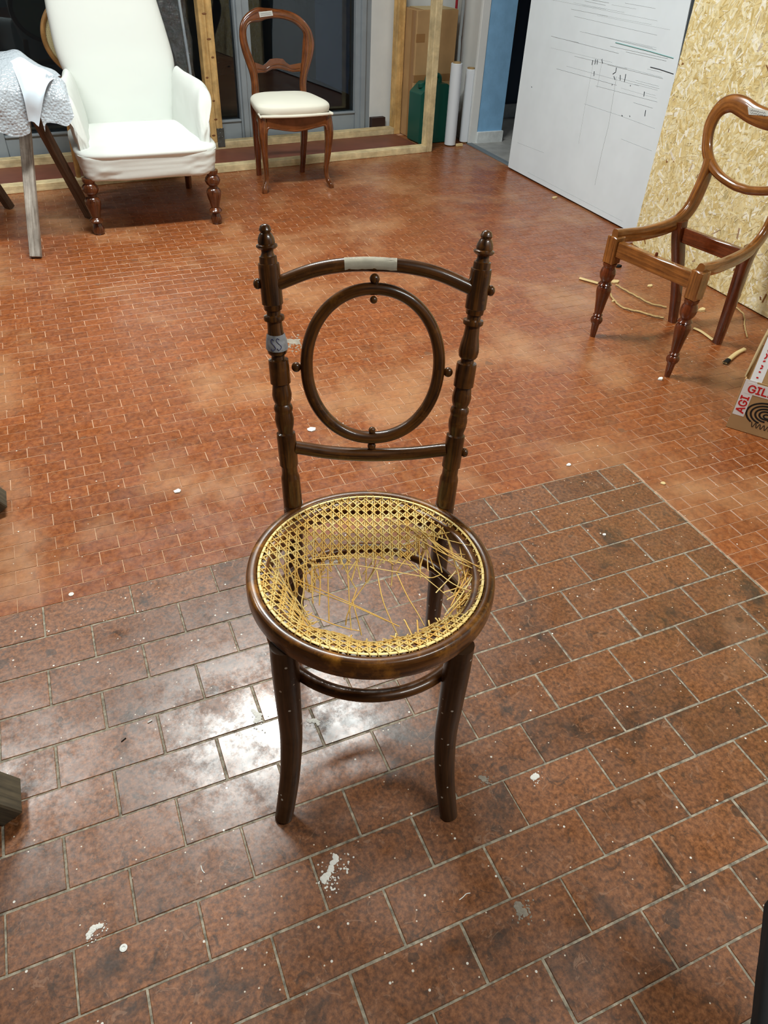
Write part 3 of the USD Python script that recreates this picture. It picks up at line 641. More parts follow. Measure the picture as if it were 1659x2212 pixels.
jc.part('handle', sweep(spline([(0.085, 0.085, 0.37), (0.09, 0.085, 0.405), (0.115, 0.085, 0.418), (0.165, 0.085, 0.418), (0.19, 0.085, 0.405), (0.195, 0.085, 0.37)], 20), (0.013, 0.016), 10), 'jerry')
jc.part('cap', lathe([(0, 0.026), (0.024, 0.026), (0.028, 0.022), (0.028, 0.0001)], 24, (0.045, 0.085, 0.352), (0.035, 0.085, 0.40)), 'jerry')
for (c, r, h, lb) in (((2.972, 3.697), 0.040, 0.520, 'taller roll of white stretch film standing nearer the pine post'), ((3.118, 3.755), 0.035, 0.475, 'thinner roll of white stretch film standing against the white door casing')):
    fr = Thing('film_roll', lb, 'film roll', (c[0], c[1], 0))
    fr.part('film', lathe([(0.006, r - 0.004), (0.008, r), (h - 0.012, r), (h - 0.008, r - 0.003), (h - 0.008, 0.026)], 32), 'film')
    fr.part('core_tube', lathe([(0.0, 0.026), (h, 0.026), (h, 0.020), (h - 0.03, 0.020), (h - 0.03, 0.0001)], 24), 'core')
top('conduit', sweep(spline([Bw(0.42, 0.40, 1.5), Bw(0.418, 0.40, 0.72), Bw(0.415, 0.40, 0.62), Bw(0.410, 0.385, 0.50), Bw(0.408, 0.38, 0.012)], 40), 0.011, 12), 'conduit', 'grey plastic conduit rising beside the tall cardboard box', 'conduit')
top('cable', sweep(spline([Bw(0.398, 0.45, 1.5), Bw(0.398, 0.45, 0.7), Bw(0.405, 0.44, 0.3), Bw(0.408, 0.43, 0.008)], 40), 0.009, 10), 'redcable', 'red cable hanging beside the grey conduit', 'cable')
b0 = at(992, 316)
top('wood_offcut', tr(box(-0.026, 0.026, -0.009, 0.009, 0.0, 0.018, 0.002), None, b0), 'stick', 'small pale wood block on the floor before the film rolls', 'wood block', False)
# the dark room: hanging bag and clothes
bg = hull_spheres([(3.92, 4.16, 1.55, 0.06), (4.12, 4.16, 1.55, 0.06), (3.90, 4.14, 1.0, 0.09), (4.16, 4.14, 1.0, 0.09), (3.95, 4.14, 0.80, 0.06), (4.12, 4.14, 0.66, 0.05)])
top('plastic_bag', soft(bg, 0.03, 3, 0.06, 9, 5), 'bluebag', 'blue plastic bag hanging in the dark room beyond the doorway', 'bag', 40)
cl = hull_spheres([(3.56, 4.20, 1.6, 0.07), (3.66, 4.20, 1.6, 0.05), (3.54, 4.18, 0.7, 0.06), (3.65, 4.18, 0.62, 0.05), (3.52, 4.20, 0.14, 0.03), (3.56, 4.20, 0.14, 0.03)])
top('coat', soft(cl, 0.03, 3, 0.08, 10, 6, (1, 1, 0.35)), 'fabric_dark', 'dark coat hanging in the room beyond the doorway', 'coat', 40)
# ================================================================== the cane chair in the middle
ch = Thing('cane_chair', 'dark bentwood chair with turned back posts, oval back hoop and torn cane seat', 'chair', (0.595, -0.582, 0), -21)
def back(x, z, dy=0.0): return np.array([x, 0.166 + (z - 0.46) * 0.08 / 0.475 + dy, z])
# seat ring
Rr = [(0.1905, 0.4545), (0.1935, 0.4592), (0.2000, 0.4605), (0.2055, 0.4590), (0.2085, 0.4545), (0.2100, 0.4450), (0.2100, 0.4300), (0.2085, 0.4245), (0.2040, 0.4225), (0.1780, 0.4225), (0.1720, 0.4270), (0.1715, 0.4480), (0.1760, 0.4540), (0.1905, 0.4545)]
th = np.linspace(0, 2 * np.pi, 121)
rp = spline(Rr, 53); s = np.r_[0, np.cumsum(np.hypot(*np.diff(rp, axis=0).T))]
V = np.stack([rp[:, 0][None] * np.cos(th)[:, None], rp[:, 0][None] * np.sin(th)[:, None], np.broadcast_to(rp[:, 1][None], (121, 53))], -1)
uvr = np.stack(np.broadcast_arrays((th * 0.2)[:, None], s[None]), -1)
i, j = np.meshgrid(np.arange(120), np.arange(52), indexing='ij')
q = np.stack([i * 53 + j, i * 53 + j + 1, (i + 1) * 53 + j + 1, (i + 1) * 53 + j], -1).reshape(-1, 4)
def orient(mesh, c=None):
    """make faces of a closed tube point outwards (sign of its volume)"""
    v, f = mesh[0], mesh[1]; vol = np.einsum('ij,ij->i', v[f[:, 0]], np.cross(v[f[:, 1]], v[f[:, 2]])).sum()
    return mesh if vol > 0 else (v, f[:, ::-1]) + tuple(mesh[2:])
ch.part('seat_ring', orient((V.reshape(-1, 3), np.vstack([q[:, [0, 1, 2]], q[:, [0, 2, 3]]]), uvr.reshape(-1, 2))), 'bent_ring', label='worn seat ring with golden patches where the varnish has gone')
def otube(*a, **k): return orient(sweep(*a, **k))
# front legs
for sx in (-1, 1):
    P = spline([(sx * .139, -.140, .4235), (sx * .1385, -.143, .36), (sx * .137, -.147, .28), (sx * .136, -.152, .19), (sx * .141, -.168, .10), (sx * .150, -.190, .03), (sx * .155, -.200, .0005)], 40)
    r = np.interp(P[:, 2], [0, .03, .12, .25, .36, .43], [.0165, .0172, .0185, .0205, .0225, .0225])
    ch.part('leg', otube(P, r, 22), 'bent_leg')
# rear legs
for sx in (-1, 1):
    P = spline([(sx * .141, .166, .462), (sx * .143, .174, .40), (sx * .146, .184, .31), (sx * .148, .191, .20), (sx * .152, .206, .10), (sx * .158, .228, .0005)], 40)
    r = np.interp(P[:, 2], [0, .1, .3, .46], [.0155, .0165, .0180, .0177])
    ch.part('leg', otube(P, r, 22), 'bent_leg')
# turned back posts (profile measured along the post)
PROF = [(0.938, 0.0004), (0.9377, 0.0035), (0.9356, 0.0074), (0.9297, 0.0096), (0.9257, 0.0078), (0.924, 0.0097), (0.9178, 0.0126), (0.9125, 0.0133), (0.9101, 0.0128), (0.9085, 0.0162), (0.9060, 0.0167), (0.9030, 0.0140), (0.9014, 0.0098), (0.8973, 0.0092), (0.8924, 0.0112), (0.8915, 0.0136), (0.8819, 0.0140), (0.8815, 0.0163), (0.8764, 0.0168), (0.8204, 0.0170), (0.8183, 0.0150), (0.8112, 0.0142), (0.8094, 0.0113), (0.803, 0.0113), (0.8015, 0.0162), (0.798, 0.0170), (0.7945, 0.0163), (0.7929, 0.0123), (0.7886, 0.0120), (0.7751, 0.0130), (0.7615, 0.0158), (0.7504, 0.0170), (0.7421, 0.0160), (0.7387, 0.0138), (0.7371, 0.0108), (0.7309, 0.0115), (0.7296, 0.0165), (0.7252, 0.0170), (0.6901, 0.0172), (0.6883, 0.0141), (0.6819, 0.0150), (0.6701, 0.0168), (0.6611, 0.0158), (0.6530, 0.0128), (0.65, 0.0152), (0.6446, 0.0166), (0.6394, 0.0152), (0.637, 0.0146), (0.6262, 0.0166), (0.6154, 0.0157), (0.6061, 0.0135), (0.6014, 0.0132), (0.5992, 0.0162), (0.5935, 0.0167), (0.5385, 0.0166), (0.5359, 0.0143), (0.5219, 0.0143), (0.5152, 0.0165), (0.5102, 0.0170), (0.458, 0.0175)]
def postx(z): return 0.1415 + (z - 0.46) * (0.170 - 0.1415) / 0.478
for sx in (-1, 1):
    A, B = back(sx * postx(0.458), 0.458), back(sx * postx(0.938), 0.938); k = np.linalg.norm(B - A) / 0.48
    ch.part('back_post', orient(lathe([((z - 0.458) * k, r) for z, r in PROF[::-1]], 32, A, B)), 'bent')
# rails and hoop, all in the leaning back
bow = lambda x, d: d * (1 - (x / 0.15) ** 2)
def rail(pts, r, n, d): return np.array([back(x, z, bow(x, d)) for x, z in spline(pts, n)])
ch.part('top_rail', otube(rail([(-.153, .8515), (-.1, .8705), (-.05, .8795), (0, .8815), (.05, .8795), (.1, .8705), (.153, .8515)], 0, 48, 0.006), 0.0112, 18), 'bent')
ch.part('lower_rail', otube(rail([(-.134, .5710), (-.07, .5600), (0, .5565), (.07, .5605), (.134, .5700)], 0, 40, 0.004), np.interp(np.linspace(-1, 1, 40), [-1, 0, 1], [.0118, .0124, .0118]), 18), 'bent')
t_ = np.linspace(0, 2 * np.pi, 96, endpoint=False)
ho = np.array([back(0.1112 * np.sign(math.cos(a)) * abs(math.cos(a)) ** 0.96, 0.7185 + 0.1275 * np.sign(math.sin(a)) * abs(math.sin(a)) ** 0.96, 0.002) for a in t_])
ch.part('oval_hoop', otube(ho, 0.0104 + 0.0006 * np.cos(t_ + 1.8), 18, closed=True), 'bent')
for x, z, r in ((-.001, .8608, .0082), (.0012, .5745, .0075), (-.1286, .7155, .0078), (.1276, .7115, .0078)):
    ch.part('ball_spacer', sphere(back(x, z, 0.003), r, 12, (1, 1, 1.02) if abs(x) < .1 else (1.02, 1, 1.1)), 'bent')
for x, z, r in ((-.002, .8300, .0062), (.0010, .6068, .0062)):
    ch.part('ball_cap', sphere(back(x, z, -0.001), r, 12), 'bent')
for sx, z in ((-1, .8500), (1, .8480), (1, .5655)):
    x = sx * (postx(z) + 0.0205); ch.part('bolt_knob', join(sphere(back(x, z), 0.0082, 12, (0.85, 1, 1.05)), otube([back(sx * (postx(z) + .010), z), back(x, z)], 0.0055, 12)), 'bent')
# stretcher hoop below the seat
ch.part('stretcher_hoop', otube(np.c_[0.176 * np.cos(t_), 0.004 + 0.176 * np.sin(t_), np.full(96, 0.335)], (0.0115, 0.0095), 16, closed=True, up=(0, 0, 1)), 'bent')
# labels stuck on it
def wrap_label(pts, r, a0, a1, n=9):
    """strip bent round a rail: pts along the rail, from angle a0 to a1 about it"""
    t, a, b = frames(pts, False, (0, 0, 1)); V = []
    for k in range(len(pts)):
        for an in np.linspace(a0, a1, n): V.append(pts[k] + a[k] * r * math.cos(an) + b[k] * r * math.sin(an))
    i, j = np.meshgrid(np.arange(len(pts) - 1), np.arange(n - 1), indexing='ij')
    q = np.stack([i * n + j, (i + 1) * n + j, (i + 1) * n + j + 1, i * n + j + 1], -1).reshape(-1, 4)
    return np.array(V), np.vstack([q[:, [0, 1, 2]], q[:, [0, 2, 3]]])
tp = rail([(-.049, .8797), (-.02, .8813), (0, .8815), (.033, .8807)], 0, 14, 0.006)
tv = wrap_label(tp, 0.01145, -0.35, 1.75); nn = len(tv[0]); tv[0][::9] += nr.normal(0, .0004, (14, 3))
ch.part('masking_tape', join(tv, (tv[0], tv[1][:, ::-1])), 'masking', True, label='strip of masking tape along the top rail')
lz = np.linspace(0.7495, 0.7745, 6); la = np.linspace(-2.9, 0.0, 16); LV = []
for z in lz:
    r = np.interp(z, [p[0] for p in PROF[::-1]], [p[1] for p in PROF[::-1]]) + 0.0014; c = back(-postx(z), z)
    for a in la: LV.append(c + np.array([r * math.cos(a), r * math.sin(a), 0]))
i, j = np.meshgrid(np.arange(5), np.arange(15), indexing='ij'); q = np.stack([i * 16 + j, i * 16 + j + 1, (i + 1) * 16 + j + 1, (i + 1) * 16 + j], -1).reshape(-1, 4)
lf = np.vstack([q[:, [0, 1, 2]], q[:, [0, 2, 3]]]); LV = np.array(LV)
ch.part('tape_label', join((LV, lf), (LV, lf[:, ::-1])), 'greytape', True, label='grey tape label with blue scribble round the left post')
def onpost(u, z):
    r = np.interp(z, [p[0] for p in PROF[::-1]], [p[1] for p in PROF[::-1]]) + 0.0018; c = back(-postx(z), z); return c + np.array([r * math.cos(u), r * math.sin(u), 0])
sc = [otube([onpost(u, z) for u, z in spline(p, 24)], 0.0005, 5) for p in ([(-1.7, .768), (-1.9, .770), (-2.0, .766), (-1.7, .760), (-1.6, .756), (-1.85, .752), (-2.0, .755)], [(-1.15, .769), (-1.35, .771), (-1.45, .767), (-1.15, .761), (-1.05, .757), (-1.3, .753), (-1.45, .756)])]
ch.part('scribble', join(*sc), 'ink', True)

# ---- cane seat: woven six ways, burst in the middle
HC, HA, HB = np.array([0.018, -0.022]), 0.144, 0.088          # the hole
def hole(x, y):
    """<1 inside the hole"""
    a = math.atan2((y - HC[1]) / HB, (x - HC[0]) / HA)
    k = 1 + 0.06 * math.sin(3 * a + 0.6) + 0.05 * math.sin(7 * a) + 0.04 * math.sin(11 * a + 2)
    return math.hypot((x - HC[0]) / HA, (y - HC[1]) / HB) / k
def gone(x, y):
    """the hole together with the unravelled patch at the back right"""
    c, s = math.cos(-.75), math.sin(-.75); u, v = x - .118, y - .040
    return min(hole(x, y), math.hypot((u * c - v * s) / .085, (u * s + v * c) / .046))
def sag(x, y):
    r = math.hypot(x, y)
    if r < 1e-6: r = 1e-6
    rim = 0.1915
    # share of the way from the rim to the hole's edge along the ray from the hole's centre
    h = max(hole(x, y), 1.0); d = np.array([x, y]) - HC; L = np.linalg.norm(d) + 1e-9; d = d / L
    b = np.dot(HC, d); to_rim = -b + math.sqrt(max(b * b - np.dot(HC, HC) + rim ** 2, 0)); edge = L / h
    s_ = np.clip((to_rim - L) / max(to_rim - edge, 0.012), 0, 1.4)
    left = np.clip((-x - 0.01) / 0.10, 0, 1) * np.clip((0.10 - y) / 0.08, 0, 1); front = np.clip((-y - 0.03) / 0.07, 0, 1)
    rear = np.clip((y - 0.02) / 0.06, 0, 1)
    depth = 0.030 + 0.052 * left + 0.026 * front * (1 - left) + 0.012 * rear
    e = 1.25 + 0.9 * max(left, front)
    return -depth * (s_ ** e if s_ < 1 else 1 + 0.5 * (s_ - 1)) if s_ > 0 else 0.0
ZC = 0.4562
def strip(P, w, t, twist=0.0):
    P = np.asarray(P, float); tt, a, b = frames(P, False, (0, 0, 1))
    V = np.stack([P + a * w + b * 0, P + b * t, P - a * w, P - b * t], 1).reshape(-1, 3); n = len(P)
    i, j = np.meshgrid(np.arange(n - 1), np.arange(4), indexing='ij')
    q = np.stack([i * 4 + j, i * 4 + (j + 1) % 4, (i + 1) * 4 + (j + 1) % 4, (i + 1) * 4 + j], -1).reshape(-1, 4)
    return V, np.vstack([q[:, [0, 1, 2]], q[:, [0, 2, 3]]])
pitch = 0.0153; RC = 0.1895; pieces, loose = [], []
def lay(ang, offs, lift, w, seed):
    g = np.random.default_rng(seed); c, s = math.cos(ang), math.sin(ang)
    for o in offs:
        if abs(o) >= RC - 0.002: continue
        half = math.sqrt(RC ** 2 - o * o); T = np.arange(-half, half + 1e-6, 0.0035)
        if len(T) < 3: continue
        wob = g.normal(0, 0.0002)
        pts = [(t * c - (o + wob) * s, t * s + (o + wob) * c) for t in T]
        hv = np.array([gone(*p) for p in pts]); keep = hv > 1.0 + 0.0 * hv
        runs, k = [], 0
        while k < len(T):
            if keep[k]:
                e = k
                while e + 1 < len(T) and keep[e + 1]: e += 1
                runs.append((k, e)); k = e + 1
            else: k += 1
        for (k, e) in runs:
            ext0, ext1 = (0 if k == 0 else max(0.0, g.exponential(0.010))), (0 if e == len(T) - 1 else max(0.0, g.exponential(0.010)))
            tt = np.r_[T[k] - np.arange(ext0, 0, -0.004), T[k:e + 1], T[e] + np.arange(0.004, ext1, 0.004)] if True else T[k:e + 1]
            if len(tt) < 3: continue
            bend = g.normal(0, 0.35, 2); P = []
            for t in tt:
                over = max(T[k] - t, t - T[e], 0.0); x, y = t * c - (o + wob) * s, t * s + (o + wob) * c
                x += -s * bend[0] * over; y += c * bend[0] * over
                P.append((x, y, ZC + sag(x, y) + lift + 0.00045 * math.sin((t / pitch) * 2 * np.pi + o * 400) - (0.5 + 0.4 * bend[1]) * over))
            pieces.append(strip(P, w, 0.00045))
N = 13
base = (np.arange(-N, N + 1) + 0.5) * pitch
lay(0.0, np.sort(np.r_[base - 0.0019, base + 0.0019]), 0.0000, 0.0015, 21)
lay(math.pi / 2, np.sort(np.r_[base - 0.0019, base + 0.0019]), 0.0007, 0.0015, 22)
dg = (np.arange(-24, 25) + 0.5) * pitch / math.sqrt(2)
lay(math.pi / 4, dg, 0.0013, 0.0015, 23); lay(-math.pi / 4, dg, 0.0018, 0.0015, 24)
ch.part('cane_webbing', join(*pieces), 'cane', True, kind='stuff', tone=np.concatenate([np.full(len(p[0]), rnd.random()) for p in pieces]), label='yellow six-way woven cane, burst and sagging')
# binding round the edge, held by loops
a_ = np.linspace(0, 2 * np.pi, 181)[:-1]
bd = np.c_[0.1878 * np.cos(a_), 0.1878 * np.sin(a_), np.full(180, ZC + 0.0027)]
bs = sweep(bd, np.tile([0.0023, 0.0007], (180, 1)), 8, closed=True, up=(0, 0, 1)); ch.part('cane_binding', orient(bs), 'cane', True, tone=0.8)
lp = []
for k in range(78):
    a = 2 * np.pi * k / 78 + rnd.uniform(-.008, .008); c, s = math.cos(a), math.sin(a)
    for da, r0, r1 in ((0.0, 0.1908, 0.1830),):
        lp.append(strip([(r * math.cos(a + (r - r0) * 1.5), r * math.sin(a + (r - r0) * 1.5), z) for r, z in ((r0, ZC - .0008), (r0 - .0012, ZC + .0036), ((r0 + r1) / 2, ZC + .0040), (r1 + .001, ZC + .0032), (r1, ZC + .0002))], 0.0011, 0.0004))
ch.part('cane_loop', join(*lp), 'cane', True, kind='stuff', tone=0.7)
# broken ends hanging in the hole, each one traced
c7 = lambda x, y: (500 + x / 2.765, 1020 + y / 2.765)
LOOSE = [([(385, 640), (560, 715), (760, 805), (1003, 922)], .425, .40), ([(395, 665), (560, 735), (720, 795), (930, 890)], .42, .39), ([(868, 585), (900, 750), (945, 870), (993, 975)], .42, .37),
         ([(985, 600), (1050, 740), (1110, 840), (1152, 918)], .42, .38), ([(690, 545), (700, 690), (705, 810), (715, 945)], .42, .36), ([(575, 560), (578, 700), (583, 890)], .42, .37),
         ([(750, 690), (720, 780), (690, 860), (682, 915)], .40, .36), ([(722, 760), (745, 850), (765, 920), (777, 975)], .39, .36), ([(482, 545), (478, 660), (488, 785)], .42, .38),
         ([(1130, 610), (1200, 665), (1260, 715), (1312, 765)], .43, .40), ([(520, 540), (530, 640), (525, 795)], .42, .38), ([(430, 610), (432, 700), (420, 790), (455, 850)], .41, .38),
         ([(470, 850), (600, 905), (700, 935), (765, 948)], .40, .385), ([(1150, 330), (1165, 440), (1190, 520), (1215, 588)], .44, .41), ([(1180, 300), (1215, 440), (1240, 530), (1258, 600)], .44, .41),
         ([(1245, 260), (1290, 400), (1330, 530), (1360, 640), (1325, 740)], .445, .42), ([(1255, 300), (1310, 440), (1340, 560), (1375, 660)], .445, .42), ([(1290, 250), (1380, 400), (1440, 540), (1480, 680)], .452, .44),
         ([(1170, 420), (1130, 560), (1128, 635)], .43, .41), ([(1080, 470), (1010, 560), (990, 600)], .43, .41), ([(940, 480), (960, 560), (955, 680)], .42, .39), ([(1120, 370), (1122, 480), (1130, 600)], .44, .41),
         ([(800, 480), (805, 580), (803, 655)], .42, .39), ([(640, 490), (690, 600), (745, 700)], .42, .39), ([(870, 480), (840, 600), (720, 780)], .42, .38), ([(1010, 480), (1090, 560), (1180, 628), (1250, 612)], .43, .41),
         ([(480, 555), (700, 552), (950, 590), (1185, 632)], .425, .42), ([(475, 520), (690, 500), (880, 520), (1100, 560)], .425, .43), ([(660, 1190), (668, 1210), (674, 1238)], .36, .33),
         ([(1440, 470), (1420, 560), (1390, 640), (1310, 800)], .45, .43), ([(1480, 560), (1400, 660), (1330, 740)], .45, .43), ([(1495, 520), (1430, 470), (1390, 400)], .452, .445), ([(1350, 340), (1370, 480), (1400, 640), (1410, 700)], .45, .43)]
for k in range(22):       # unravelled strands crossing the back right patch
    a = rnd.uniform(-.35, 1.15); b = a + rnd.choice([-1, 1]) * rnd.uniform(.35, 1.1); r1 = rnd.uniform(.10, .185)
    p0, p1 = np.array([.188 * math.cos(a), .188 * math.sin(a), ZC]), np.array([r1 * math.cos(b), r1 * math.sin(b), ZC - rnd.uniform(.004, .04) * (r1 < .18)])
    md = (p0 + p1) / 2 + [rnd.gauss(0, .005), rnd.gauss(0, .005), -rnd.uniform(.0, .012)]
    ch.part('cane_strand', strip(spline([p0, md, p1], 18), 0.0012, 0.0006), 'cane', True, tone=rnd.random())
for pts, za, zb in LOOSE:
    zz = np.linspace(za, zb, len(pts)); P = [ch.l(at(*c7(*p), z)) for p, z in zip(pts, zz)]
    ch.part('cane_strand', strip(spline(P, 6 * len(pts)), 0.0012, 0.0006), 'cane', True, tone=rnd.random() * 0.6)

# ================================================================== open-framed chair on the right
fc = Thing('chair_frame', 'polished balloon back chair frame without a seat, by the board wall', 'chair', (2.177, 0.592, 0), -78.7)
LEGP = [(0, .0105), (.028, .0135), (.055, .0155), (.062, .0215), (.072, .0245), (.082, .0215), (.088, .015), (.094, .0195), (.100, .015), (.106, .0165), (.155, .0225), (.190, .0285), (.205, .0275), (.214, .021), (.220, .0265), (.228, .0205), (.233, .0195), (.246, .0275), (.262, .0305), (.278, .0275), (.288, .0225), (.296, .0265), (.304, .0265)]
for sx in (-1, 1):
    x = sx * 0.189
    lg = orient(lathe(LEGP, 28, (x, 0, 0.0005), (x, 0, 0.305))); fc.part('leg', lg, 'redwood')
    fc.part('leg_block', box(x - .024, x + .024, -.022, .026, .304, .405, .003), 'walnut', False)
    # side rail sweeping up into the back upright
    P = spline([(x, -.012, .407), (sx * .186, .06, .400), (sx * .178, .14, .396), (sx * .170, .25, .402), (sx * .165, .32, .420), (sx * .162, .368, .462), (sx * .161, .392, .525), (sx * .164, .408, .585), (sx * .172, .416, .63)], 60)
    hh = np.interp(np.linspace(0, 1, 60), [0, .35, .55, .75, 1], [.024, .026, .028, .027, .024])
    fc.part('side_rail', otube(P, np.c_[np.interp(np.linspace(0, 1, 60), [0, .5, 1], [.014, .015, .017]), hh], 20, section=superell(20, 3.2), up=(sx * 0.2, -0.6, 1.0)), 'walnut')
    P = spline([(sx * .112, .410, .0005), (sx * .122, .390, .12), (sx * .136, .360, .25), (sx * .150, .330, .36), (sx * .158, .325, .42)], 30)
    fc.part('leg', otube(P, np.c_[np.interp(P[:, 2], [0, .3, .45], [.016, .021, .022]), np.interp(P[:, 2], [0, .3, .45], [.018, .024, .026])], 16, section=superell(16, 4), up=(0, 1, 0.2)), 'redwood')
fc.part('front_rail', box(-.168, .168, -.014, .012, .335, .392, .003), 'walnut', False)
fc.part('back_rail', box(-.150, .150, .322, .347, .345, .400, .003), 'redwood', False)
fc.part('peg', lathe([(0, .006), (.012, .005), (.014, .0001)], 10, (.0, .0, .392), (.0, .0, .42)), 'redwood')
fc.part('corner_block', prism([(-.165, .012), (-.08, .012), (-.165, .07)], .03, (0, 0, .345), (1, 0, 0), (0, 1, 0)), 'walnut', False)
# the loop of the back, traced on its leaning plane
HP0 = fc.R @ np.array([0, .405, .58]) + fc.loc; hx = fc.R @ np.array([1.0, 0, 0]); hz = fc.R @ np.array([0, .17, 1.0]); hn = np.cross(hx, hz)
c5 = lambda x, y: (1230 + x / 2.837, 180 + y / 2.837)
OUT = [(1217, 700), (1100, 690), (990, 650), (900, 585), (840, 510), (815, 430), (818, 330), (835, 240), (870, 165), (920, 105), (985, 80), (1050, 90), (1130, 130), (1217, 165)]
INN = [(1217, 632), (1120, 630), (1020, 597), (945, 545), (895, 470), (877, 400), (880, 330), (895, 270), (930, 205), (980, 168), (1030, 165), (1080, 200), (1140, 250), (1217, 290)]
cl, wd = [], []
for a, b in zip(OUT, INN):
    A, B = fc.l(atp(*c5(*a), HP0, hn)), fc.l(atp(*c5(*b), HP0, hn)); cl.append((A + B) / 2); wd.append(np.linalg.norm(A - B) / 2)
cl, wd = np.array(cl), np.array(wd); ok = cl[:, 0] < -0.012; cl, wd = cl[ok], wd[ok]
lo_, hi_ = cl[0] * [0, 1, 1] - [0, 0, .002], cl[-1] * [0, 1, 1] - [0, .001, .006]
full = np.vstack([[lo_], cl, [hi_], (cl * [-1, 1, 1])[::-1]]); fw = np.r_[wd[0], wd, wd[-1], wd[::-1]]
HP = spline(full, 140, closed=True); HW = spline(np.c_[fw, fw], 140, closed=True)[:, 0]
fc.part('back_loop', otube(HP, np.c_[HW, np.full(140, .0165)], 20, closed=True, up=(0, 1.0, -0.17)), 'walnut')
lbp = [fc.l(atp(*c5(*p), HP0 + 0.0175 * hn / np.linalg.norm(hn), hn)) for p in ((1092, 142), (1217, 168), (1217, 200), (1098, 192))]
lbv = np.array(lbp); fc.part('paper_label', (lbv, np.array([[0, 1, 2], [0, 2, 3], [0, 2, 1], [0, 3, 2]])), 'paper', False, label='small white handwritten label on the crest')
lbn = np.cross(lbv[1] - lbv[0], lbv[3] - lbv[0]); lbn /= np.linalg.norm(lbn); lbn = lbn if lbn[1] < 0 else -lbn
def onlab(u, v): return lbv[0] + (lbv[1] - lbv[0]) * u + (lbv[3] - lbv[0]) * v + lbn * 0.0008
for row in (0.35, 0.68):
    pts = [onlab(0.12 + 0.05 * k, row + 0.12 * ((k % 2) - 0.5) + 0.04 * math.sin(k * 2.1)) for k in range(16)]
    fc.part('handwriting', otube(spline(pts, 60), 0.0006, 4), 'pencil', True)

# ================================================================== balloon back chair in front of the glass
bc = Thing('dining_chair', 'mahogany balloon back chair with cream upholstered seat and cabriole legs', 'chair', (1.59, 2.973, 0), 0)
for sx in (-1, 1):
    P = spline([(sx * .186, .002, .399), (sx * .190, -.004, .36), (sx * .194, -.012, .30), (sx * .190, -.006, .20), (sx * .182, .008, .10), (sx * .190, .000, .045), (sx * .203, -.014, .018), (sx * .205, -.016, .0008)], 48)
    w = np.interp(P[:, 2], [0, .02, .06, .12, .22, .31, .38], [.015, .016, .0125, .0135, .0185, .0245, .025])
    bc.part('leg', otube(P, w, 16, section=superell(16, 3.5), up=(0, 1, 0)), 'mahogany')
    P = spline([(sx * .140, .345, .0008), (sx * .145, .325, .12), (sx * .150, .305, .26), (sx * .152, .300, .36), (sx * .150, .305, .42)], 30)
    bc.part('leg', otube(P, np.interp(P[:, 2], [0, .2, .42], [.015, .019, .021]), 16, section=superell(16, 4), up=(0, 1, 0)), 'redwood')
ap = [(-.17, 0.072), (.17, 0.072), (.172, .012), (.16, .018), (.12, .014), (.06, .004), (0, -.002), (-.06, .004), (-.12, .014), (-.16, .018), (-.172, .012)]
bc.part('front_rail', prism(ap, .026, (0, -.004, .325), (1, 0, 0), (0, 0, 1)), 'mahogany', False)
mo = spline([(-.178, -.031, .318), (-.165, -.031, .344), (-.12, -.031, .339), (-.06, -.031, .329), (0, -.031, .323), (.06, -.031, .329), (.12, -.031, .339), (.165, -.031, .344), (.178, -.031, .318)], 60)
bc.part('apron_moulding', otube(mo, 0.0055, 8), 'mahogany')
for sx in (-1, 1): bc.part('side_rail', prism([(sx * .196, .0), (sx * .158, .30), (sx * .142, .30), (sx * .176, .0)], .062, (0, 0, .335), (1, 0, 0), (0, 1, 0)), 'mahogany', False)
st = loft([(.398, 0, .140, .196, .164), (.402, 0, .140, .210, .174), (.418, 0, .140, .218, .180), (.434, 0, .140, .220, .181), (.446, 0, .140, .215, .177), (.457, 0, .140, .198, .162), (.467, 0, .140, .158, .128), (.473, 0, .140, .105, .085), (.4765, 0, .14, .045, .036), (.477, 0, .14, .001, .001)], 4.6, 90)
v_ = np.array(st.vertices); v_[:, 0] *= 1 - .16 * np.clip((v_[:, 1] - .0) / .30, 0, 1); v_[:, 1] -= .022 * np.clip(1 - (v_[:, 0] / .2) ** 2, 0, 1) * np.clip((.1 - v_[:, 1]) / .15, 0, 1); st.vertices = v_
bc.part('seat', st, 'cream', True)
tr_ = spline([(-.160, .30, .402), (-.206, -.010, .402), (-.192, -.034, .402), (-.1, -.051, .402), (0, -.058, .402), (.1, -.051, .402), (.192, -.034, .402), (.206, -.010, .402), (.160, .30, .402)], 90)
bc.part('braid', otube(tr_, (0.0045, 0.0075), 10, up=(0, 0, 1)), 'cream', True, label='cream braid round the foot of the seat')
CP0 = np.array([1.59, 3.318, .62]); cz = np.array([0, .16, 1.0]); cn = np.cross([1.0, 0, 0], cz)
c2 = lambda x, y: (450 + x / 4.74, y / 4.74)
LO = [(445, 960), (440, 850), (420, 740), (385, 640), (345, 520), (320, 400), (318, 300), (335, 220), (380, 150), (450, 110), (560, 88), (680, 88), (800, 105), (900, 145), (980, 210), (1040, 290), (1065, 380), (1062, 500), (1040, 620), (1015, 740), (1003, 860), (1005, 940)]
LI = [(525, 960), (515, 850), (500, 740), (465, 620), (420, 500), (395, 400), (390, 310), (410, 250), (460, 215), (560, 190), (620, 187), (690, 188), (800, 205), (890, 245), (950, 300), (985, 370), (985, 480), (972, 580), (958, 670), (942, 760), (935, 850), (940, 940)]
cl, wd = [], []
for a, b in zip(LO, LI):
    A, B = bc.l(atp(*c2(*a), CP0, cn)), bc.l(atp(*c2(*b), CP0, cn)); cl.append((A + B) / 2); wd.append(np.linalg.norm(A - B) / 2)
cl = np.array(cl); ends0, ends1 = cl[0] + [.004, -.01, -.05], cl[-1] + [-.002, -.01, -.05]
